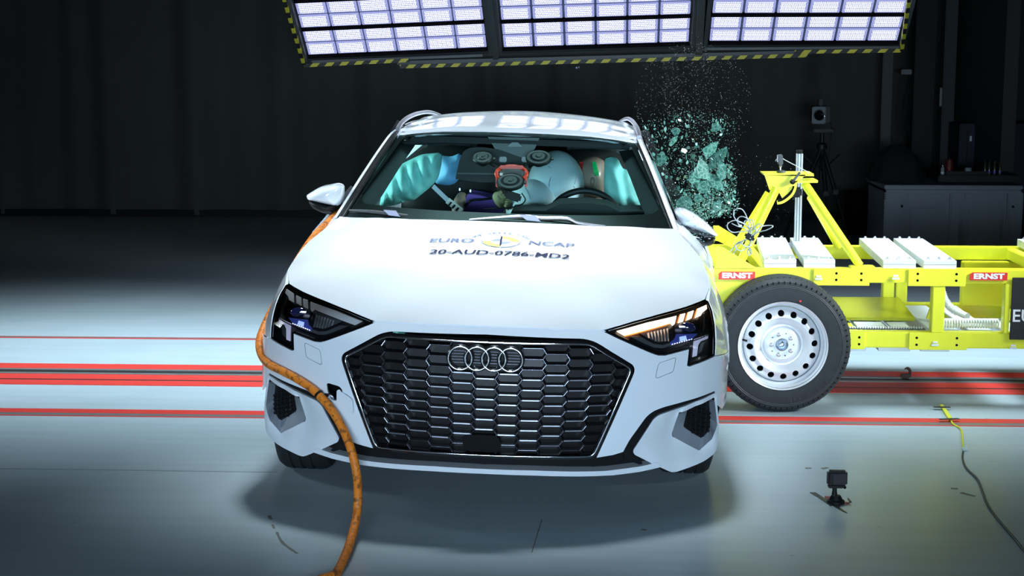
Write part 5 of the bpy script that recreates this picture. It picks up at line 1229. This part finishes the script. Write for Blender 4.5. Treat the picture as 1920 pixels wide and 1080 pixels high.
tape([(1578, 943), (1593, 943), (1592, 946), (1580, 945)], .0035, RT); tape([(1590, 934), (1597, 942), (1593, 943), (1589, 936)], .003, TAPE)
tape([(1556, 946), (1572, 944), (1576, 950), (1571, 953)], .004, TAPE)
# yellow cable end taped down, then black cable
YC = mat('yellow_cable', (.62, .64, .04), .45); BC = mat('black_cable', (.035, .045, .045), .45)
fp0 = lambda u, v, h=.0045: Vector(wpt(u, v, z=h))
yc = MB().tube(smooth([fp0(1783, 788), fp0(1787, 795), fp0(1800, 803), fp0(1804, 812), fp0(1805, 828), fp0(1806, 842)], 5), .0042, 8).build('yellow_cable', YC, None, 60)
tag(yc, 'short yellow cable taped to the floor across the red line', 'cable')
mb = MB(); q = [wpt(u, v, z=.004) for u, v in ((1762, 761), (1768, 761), (1785, 786), (1779, 789))]; mb.prism([(p[0], p[1]) for p in q], .0025, .012, 'xy').build('yellow_sleeve', YC, yc)
for u0, v0, u1, v1 in ((1750, 763, 1782, 763.5), (1761, 786, 1798, 785)):
    MB().beam(Vector(wpt(u0, v0, z=.0135)), Vector(wpt(u1, v1, z=.0135)), .022, .002).build('tape_strip', TAPE, yc)
bc = MB().tube(smooth([fp0(1806, 847), fp0(1805, 860), fp0(1812, 878), (fp0(1832, 898)), fp0(1842, 920), fp0(1851, 944), fp0(1865, 966), fp0(1885, 990), fp0(1905, 1013), fp0(1922, 1034), fp0(1950, 1062), fp0(2010, 1110)], 6), .0042, 8).build('black_cable', BC, None, 60)
tag(bc, 'thin black cable snaking over the floor to the right frame edge', 'cable')
cn = MB().box((0, 0, .008), (.020, .026, .012), bev=.002).box((.006, .006, .016), (.010, .008, .006)).build('cable_connector', mat('clear_connector', (.55, .66, .66), .2)); cn.location = wpt(1808, 845, z=0); tag(cn, 'small clear connector joining the yellow and black cables', 'connector')
# rusty hook in the floor rail
hk = empty('towing_hook', wpt(1701, 709, z=.002), 'rusty steel hook standing in the floor rail behind the trolley wheel', 'hook')
h0 = np.array(hk.location); RU = mat('rusty_steel', (.10, .055, .045), .7, .4, .3, 60, .3)
MB().box((-.012, 0, .012), (.045, .03, .024), bev=.004).build('hook_base', RU, hk)
MB().tube(smooth([(.010, 0, .004), (.014, 0, .028), (.010, 0, .046), (-.004, 0, .054), (-.016, 0, .048)], 4), [.008]*12+[.006, .005, .004, .003, .003], 10).build('hook_claw', RU, hk)
tape([(1704, 705), (1712, 703), (1712, 706), (1706, 708)], .004, TAPE, None).name = 'x'
bpy.data.objects.remove(bpy.data.objects['x'])

# ================================================================== BACKGROUND, RIGHT
TP = empty('camera_tripod', (2.53, 9.1, 0), 'tall black tripod standing in front of the dark curtain behind the trolley', 'tripod')
t0_ = np.array(TP.location); tk = lambda u, v, y=9.1: tuple(np.array(wpt(u, v, y=y))-t0_)
DK = mat('tripod_black', (.010, .011, .012), .5)
hub = tk(1541, 275)
for u, v, y in ((1468, 432, 8.9), (1592, 418, 9.2), (1556, 437, 8.8)):
    f = list(tk(u, v, y)); f[2] = .01; k_ = Vector(hub).lerp(Vector(f), .5)
    l_ = MB().tube([hub, tuple(k_)], .020, 8).build('leg', DK, TP, 60); MB().tube([tuple(k_), f], .013, 8).build('lower_leg', DK, l_, 60); MB().box(tuple(k_), (.05, .05, .05), bev=.008).build('leg_lock', DK, l_)
MB().tube([hub, (hub[0], hub[1], .55)], .018, 8).build('centre_column', DK, TP, 60)
for q in range(3):
    a = 2*PI*q/3+.5; MB().beam((hub[0], hub[1], .62), (hub[0]+.2*math.cos(a), hub[1]+.12*math.sin(a), .78), .012, .012).build('brace', DK, TP)
MB().lathe([(.05, -.02), (.05, .02), (.02, .04), (.02, .12), (0, .12)], hub, 'z', 16).build('tripod_head', DK, TP, 40)
a, b = tk(1525, 245), tk(1562, 245); MB().beam(a, b, .04, .03).build('pan_plate', DK, TP)
MB().tube([tk(1526, 244), tk(1532, 248)], .014, 8).tube([tk(1557, 250), tk(1562, 240)], .014, 8).build('pan_handles', DK, TP)
HS = empty('high_speed_camera', wpt(1534, 228, y=9.05), 'square grey-fronted camera on top of the tall tripod', 'camera')
MB().box((.03, .10, .065), (.15, .24, .15), bev=.01).build('camera_body', DK, HS)
FP = MB().box((0, -.03, .058), (.125, .02, .155), bev=.008).build('front_plate', mat('camera_front_grey', (.20, .23, .25), .5), HS)
MB().lathe([(.0, -.02), (.03, -.045), (.046, -.05), (.05, -.05), (.052, .0)], (0, -.03, .062), 'y', 24).build('lens', GBLK, HS)
MB().box((.02, .04, .175), (.04, .08, .06), bev=.008).build('top_handle', DK, HS)
MB().tube(smooth([(.10, .1, .02), (.135, .1, -.04), (.13, .1, -.14), (.115, .1, -.36), (.10, .1, -.62)], 4), .006, 6).build('cable', DK, HS)
# large grey crate
BX = empty('pallet_crate', (3.46, 8.35, 0), 'large dark grey panelled plastic crate behind the trolley', 'crate')
CG_ = mat('crate_grey', (.26, .285, .33), .6, 0, .06, 5)
x0, x1, zt_ = -.585, .575, .595
CR = MB(); CR.box((0, 0, .30), (x1-x0-.03, .80, .58)).build('crate_body', CG_, BX)
MB().box((0, 0, zt_-.015), (x1-x0, .86, .035), bev=.008).box((0, -.01, zt_-.05), (x1-x0-.03, .84, .03), bev=.006).build('crate_rim', CG_, BX)
for xc, w_ in ((-.50, .15), (.02, .09), (.52, .13)): MB().box((xc, -.41, .28), (w_, .05, .53), bev=.01).build('crate_post', CG_, BX)
for xc, w_ in ((-.23, .30), (.27, .34)):
    MB().box((xc, -.405, .50), (w_, .02, .06), bev=.006).build('panel_top', CG_, BX)
    MB().box((xc, -.41, .22), (w_-.05, .03, .38), bev=.012).build('crate_panel', CG_, BX)
for xc in (-.43, .50): MB().lathe([(.010, -.44), (.010, -.435), (0, -.435)], (xc, 0, .42), 'y', 12).build('crate_hole', VOID, BX)
for k_ in range(3): MB().box((-.555, -.42, .52-k_*.018), (.05, .02, .006)).build('ridge', BLK, BX)
def top_y(): return 8.2
# dark jacket heaped on the crate corner
vs, f = ellip((0, 0, 0), (.235, .22, .29), nu=36, nv=20, fn=lambda q, t, p: Vector((q.x*(1+.10*math.sin(5*p)+.05*math.sin(9*t)), q.y*(1+.1*math.sin(4*p)), max(q.z, -.02)*(1-.25*max(0, q.x/.3))*(1+.06*math.sin(7*p+3*t)))))
j = MB().add(vs, f).build('jacket', mat('jacket_black', (.007, .007, .008), .9), None, 80); j.location = (wpt(1686, 300, y=8.3)[0], 8.32, .62); tag(j, 'black jacket heaped on the left end of the grey crate', 'jacket')
CS = MB().box((.0, 0, .03), (.70, .34, .06), bev=.01).box((-.1, 0, .075), (.36, .26, .03), bev=.008).build('equipment_case', mat('case_black', (.008, .008, .009), .6)); CS.location = (3.71, 8.24, .612); tag(CS, 'low flat black case on top of the grey crate beside the jacket', 'case')
def bottle(x, y, z, h, r, m, name, label, cat, group=None, capm=None):
    o = empty(name, (x, y, z), label, cat, group)
    MB().lathe([(0, 0), (r, .0), (r, h*.62), (r*.75, h*.74), (r*.35, h*.84), (r*.35, h*.93), (0, h*.93)], (0, 0, 0), 'z', 16).build('bottle_body', m, o, 40)
    MB().lathe([(r*.42, h*.90), (r*.42, h), (0, h)], (0, 0, 0), 'z', 12).build('cap', capm or m, o)
    MB().lathe([(r*1.02, h*.12), (r*1.02, h*.30)], (0, 0, 0), 'z', 16).build('bottle_band', mat('violet_label', (.16, .14, .50), .5) if group else WHITE, o)
o = empty('red_canister', (wpt(1779, 333, y=8.2)[0], 8.2, .672), 'dark red canister on the black case on the crate', 'canister')
MB().lathe([(0, 0), (.032, 0), (.034, .01), (.034, .10), (.028, .125), (0, .125)], (0, 0, 0), 'z', 20).build('can_body', mat('dark_red_can', (.13, .012, .012), .5), o, 40); MB().lathe([(.018, .125), (.018, .14), (0, .14)], (0, 0, 0), 'z', 14).build('lid', BLK, o)
bottle(wpt(1767, 333, y=8.2)[0]-.01, 8.16, .672, .08, .016, mat('clear_bottle', (.35, .38, .40), .2), 'bottle', 'tiny clear bottle standing beside the red canister', 'bottle')
o = MB().lathe([(0, 0), (.026, 0), (.030, .045), (.030, .06), (.027, .06), (.026, .01)], (0, 0, 0), 'z', 18).build('cup', mat('cup_grey', (.24, .27, .30), .5)); o.location = (wpt(1812, 333, y=8.2)[0], 8.15, .672); tag(o, 'small pale cup on the black case right of the red canister', 'cup')
for u in (1846, 1854, 1864, 1874): bottle(wpt(u, 335, y=8.15)[0], 8.15, .672, .115, .013, mat('dark_glass_bottle', (.05, .05, .02), .15), 'drink_bottle', 'small dark bottle in the row on the right of the crate', 'bottle', 'dark bottles on the crate')
# dark cabinet and wall fittings
o = empty('wall_cabinet', (4.3, 9.9, .0), 'very dark blue cabinet at the right edge behind the crate', 'cabinet')
MB().box((0, 0, .52), (.80, .45, 1.04), bev=.01).build('cabinet_body', mat('navy_cabinet', (.010, .012, .035), .5), o); MB().box((-.15, -.235, .5), (.36, .02, .95), bev=.004).build('door', mat('navy_cabinet', (.010, .012, .035), .5), o); MB().box((-.30, -.25, .9), (.02, .012, .05)).build('handle', STEEL, o)
o = empty('wall_cable', (3.47, 10.2, 1.0), 'black cable hanging on the back wall from a small grey box', 'cable')
MB().tube(smooth([(.03, 0, 2.0), (.02, 0, 1.0), (.025, 0, .55), (0, 0, .3), (-.01, 0, .05), (.03, 0, -.12), (.05, 0, 0), (.05, -.02, .12)], 5), .008, 6).build('cable_run', BLK, o, 60)
MB().box((.01, 0, .52), (.10, .05, .05), bev=.006).build('junction_box', mat('junction_grey', (.22, .23, .24), .5), o)
o = empty('wall_conduit', (3.80, 10.1, 1.0), 'thin pale conduit with clips on the dark right wall column', 'conduit')
MB().tube([(0, 0, -.8), (0, 0, 2.0)], .006, 8).build('conduit_tube', BLK, o); MB().box((0, -.01, .28), (.022, .02, .18), bev=.003).build('clip', mat('pale_clip', (.3, .32, .3), .5), o)
bb = MB().box((0, 0, .2), (.22, .2, .4), bev=.03).build('black_bin', VOID); bb.location = (2.93, 9.5, 0); tag(bb, 'low black bin by the foot of the curtain beside the crate', 'bin')

# ================================================================== SHATTERED SIDE GLASS
rs_ = random.Random(11)
def glass_mat(nm, col, alpha, crack, em=0):
    m = mat(nm, col, .18, 0, .2, 30, coat=.3, alpha=alpha); nt = m.node_tree; N, L = nt.nodes, nt.links; b = N['Principled BSDF']
    if crack:
        tc = N.new('ShaderNodeTexCoord'); vo = N.new('ShaderNodeTexVoronoi'); vo.feature = 'DISTANCE_TO_EDGE'; vo.inputs['Scale'].default_value = crack; L.new(tc.outputs['Object'], vo.inputs['Vector'])
        cr = N.new('ShaderNodeValToRGB'); cr.color_ramp.elements[0].color = (.20, .42, .36, 1); cr.color_ramp.elements[1].color = tuple(col)+(1,); cr.color_ramp.elements[0].position = .0; cr.color_ramp.elements[1].position = .12
        L.new(vo.outputs['Distance'], cr.inputs[0]); L.new(cr.outputs[0], b.inputs['Base Color'])
    return m
GS = [glass_mat('green_glass_a', (.05, .17, .135), .80, 0), glass_mat('green_glass_b', (.10, .28, .23), .85, 0), glass_mat('green_glass_c', (.26, .50, .45), .95, 0), mat('white_glass_edge', (.80, .90, .88), .3)]
GCR = glass_mat('crazed_glass', (.055, .20, .15), .82, 45)
def shard_mesh(r, m, k, el=1.0):
    n_ = rs_.randint(4, 7); ang = sorted(rs_.uniform(0, 2*PI) for _ in range(n_))
    ang = [2*PI*(i+rs_.uniform(-.3, .3))/n_ for i in range(n_)]; q = [(r*rs_.uniform(.5, 1)*math.cos(a)*el, r*rs_.uniform(.5, 1)*math.sin(a)/el) for a in ang]
    mb = MB(); t = .0016
    vs = [(x, y, -t) for x, y in q]+[(x, y, t) for x, y in q]; n_ = len(q)
    me = bpy.data.meshes.new('shard'); me.from_pydata(vs, [], [tuple(range(n_))[::-1], tuple(range(n_, 2*n_))]+[(i, (i+1) % n_, (i+1) % n_+n_, i+n_) for i in range(n_)]); me.materials.append(m); return me
fam = {}
zones = [  # pixel ellipse (cu, cv, ru, rv), count, radius range m, weights
    ((1335, 350, 44, 58), 92, (.006, .020)), ((1325, 300, 50, 36), 44, (.007, .020)), ((1265, 350, 36, 50), 44, (.006, .017)), ((1242, 270, 26, 34), 24, (.007, .018)),
    ((1290, 240, 80, 24), 36, (.006, .015)), ((1345, 235, 26, 18), 14, (.007, .018)), ((1350, 375, 30, 22), 32, (.005, .013))]
big = [(1345, 300, .062, 2.4, -1.0), (1331, 282, .050, 1.9, -.7), (1320, 320, .056, 1.5, 1.2), (1345, 345, .066, 1.5, .9), (1322, 352, .052, 1.3, .2), (1353, 322, .045, 1.8, 1.5), (1303, 335, .045, 1.05, 1.3), (1238, 300, .050, 2.0, -1.0), (1262, 265, .026, 2.2, -.9), (1344, 238, .034, 1.1, .3), (1268, 246, .028, 1.2, .2), (1310, 372, .040, 1.4, .1), (1282, 382, .050, 1.05, .1), (1345, 385, .036, 1.3, .6)]
cnt = 0
def put(me, u, v, y, rot, label, group=None):
    global cnt
    o = bpy.data.objects.new('glass_shard', me); COL.objects.link(o); o.location = wpt(u, v, y=y); o.rotation_euler = rot
    tag(o, label, 'glass shard', group); cnt += 1
BL = ['long pointed crazed shard at the top of the big green sheet', 'tall narrow crazed shard left of the sheet top', 'leaning crazed shard in the middle left of the green sheet', 'largest crazed piece, low in the green sheet', 'broad crazed piece overlapping the lower middle of the sheet', 'upright crazed strip along the right edge of the sheet', 'crazed piece at the left edge of the sheet', 'long green sliver leaning against the right windscreen pillar',
      'thin green sliver up left of the cloud near the roof corner', 'round crazed fragment alone at the upper right of the cloud', 'flat green fragment above the cloud near its top left', 'flat crazed piece low in the middle of the cloud', 'flat crazed piece just above the right door mirror', 'crazed piece at the lower right tip of the cloud']
for (u, v, r, el, a), lb in zip(big, BL):
    put(shard_mesh(r, GCR, 0, el**.5), u, v, rs_.uniform(2.0, 2.2), (PI/2+rs_.uniform(-.3, .3), a, rs_.uniform(-.4, .4)), lb)
ZL = ['in the lower middle of the cloud', 'in the upper right middle of the cloud', 'beside the right windscreen pillar', 'close to the roof corner', 'in the top band of the cloud', 'at the top right corner of the cloud', 'at the bottom right of the cloud']
pool = [[shard_mesh(1.0, m, 0, rs_.choice((1, 1.2, 1.5))) for _ in range(10)] for m in GS]
small = {}
def sized(i, r):
    q = round(r/.002)*.002; key = (i, rs_.randrange(4), q)
    if key not in small: small[key] = shard_mesh(max(q, .002), GS[i], 0, rs_.choice((1, 1.2, 1.5)))
    return small[key]
for ((cu, cv, ru, rv), n_, (r0_, r1_)), zl in zip(zones, ZL):
    for _ in range(n_):
        if cnt >= 298: break
        a, q = rs_.uniform(0, 2*PI), math.sqrt(rs_.random())
        put(sized(rs_.choice((0, 0, 1, 1, 2)), rs_.uniform(r0_, r1_)*rs_.uniform(.5, 1)), cu+ru*q*math.cos(a), cv+rv*q*math.sin(a), rs_.uniform(1.95, 2.45), (rs_.uniform(0, PI), rs_.uniform(0, PI), rs_.uniform(0, PI)), 'small green glass shard '+zl, 'shards '+zl)
for u, v, r, lb in ((1282, 282, .020, 'large bright white glass chunk left of the green sheet'), (1367, 380, .010, 'small bright white glass chunk at the lower right tip of the cloud')): put(shard_mesh(r, GS[3], 0, 1.1), u, v, 1.95, (PI/2, .2, 0), lb)
def crumbs(name, spec, m, label, y0=1.8, y1=2.6):
    vs, fs = [], []
    for (cu, cv, ru, rv, n_, ra, rb, edge) in spec:
        for _ in range(n_):
            a = rs_.uniform(0, 2*PI); q = abs(rs_.gauss(0, .5)) if edge else math.sqrt(rs_.random()); q = min(q, 1.6)
            p = Vector(wpt(cu+ru*q*math.cos(a), cv+rv*q*math.sin(a), y=rs_.uniform(y0, y1))); r = rs_.uniform(ra, rb)*rs_.uniform(.5, 1)
            b = len(vs); e1 = Vector((rs_.gauss(0, 1), rs_.gauss(0, 1), rs_.gauss(0, 1))).normalized(); e2 = e1.orthogonal().normalized(); e3 = e1.cross(e2)
            vs += [tuple(p+e2*r), tuple(p+(e3*.87-e2*.5)*r), tuple(p+(-e3*.87-e2*.5)*r), tuple(p+e1*r*rs_.uniform(.5, 1.4))]; fs += [(b, b+1, b+2), (b, b+3, b+1), (b+1, b+3, b+2), (b+2, b+3, b)]
    o = MB().add(vs, fs).build(name, m, None, None); tag(o, label, 'broken glass', kind='stuff')
crumbs('glass_crumbs', [(1330, 345, 52, 66, 900, .0015, .0055, 0), (1300, 380, 70, 30, 600, .0015, .0055, 0), (1265, 330, 46, 62, 450, .0015, .005, 0), (1350, 372, 34, 34, 300, .0015, .006, 0), (1295, 240, 90, 32, 250, .0015, .005, 0), (1310, 395, 60, 16, 350, .002, .006, 0)], GS[1], 'cloud of small green glass crumbs bursting from the side window')
crumbs('pale_glass_crumbs', [(1320, 345, 64, 70, 500, .001, .0042, 0), (1290, 392, 60, 24, 420, .0015, .0055, 0), (1358, 380, 30, 30, 240, .0015, .006, 0), (1290, 250, 100, 50, 400, .001, .003, 0)], GS[2], 'pale glass splinters sparkling among the green shards')
crumbs('mirror_crumbs', [(1305, 425, 34, 22, 70, .0015, .005, 0), (1312, 446, 28, 8, 40, .0015, .005, 0)], GS[2], 'pale glass crumbs sprinkled over the right door mirror', 1.37, 1.41)
crumbs('glass_dust', [(1300, 190, 110, 110, 1100, .0006, .0018, 0), (1320, 320, 110, 120, 900, .0006, .002, 1), (1420, 380, 90, 90, 260, .0006, .002, 0), (1290, 150, 50, 90, 500, .0006, .0015, 0)], mat('glass_dust_white', (.85, .9, .9), .4), 'fine white glass dust sprayed up above the car')
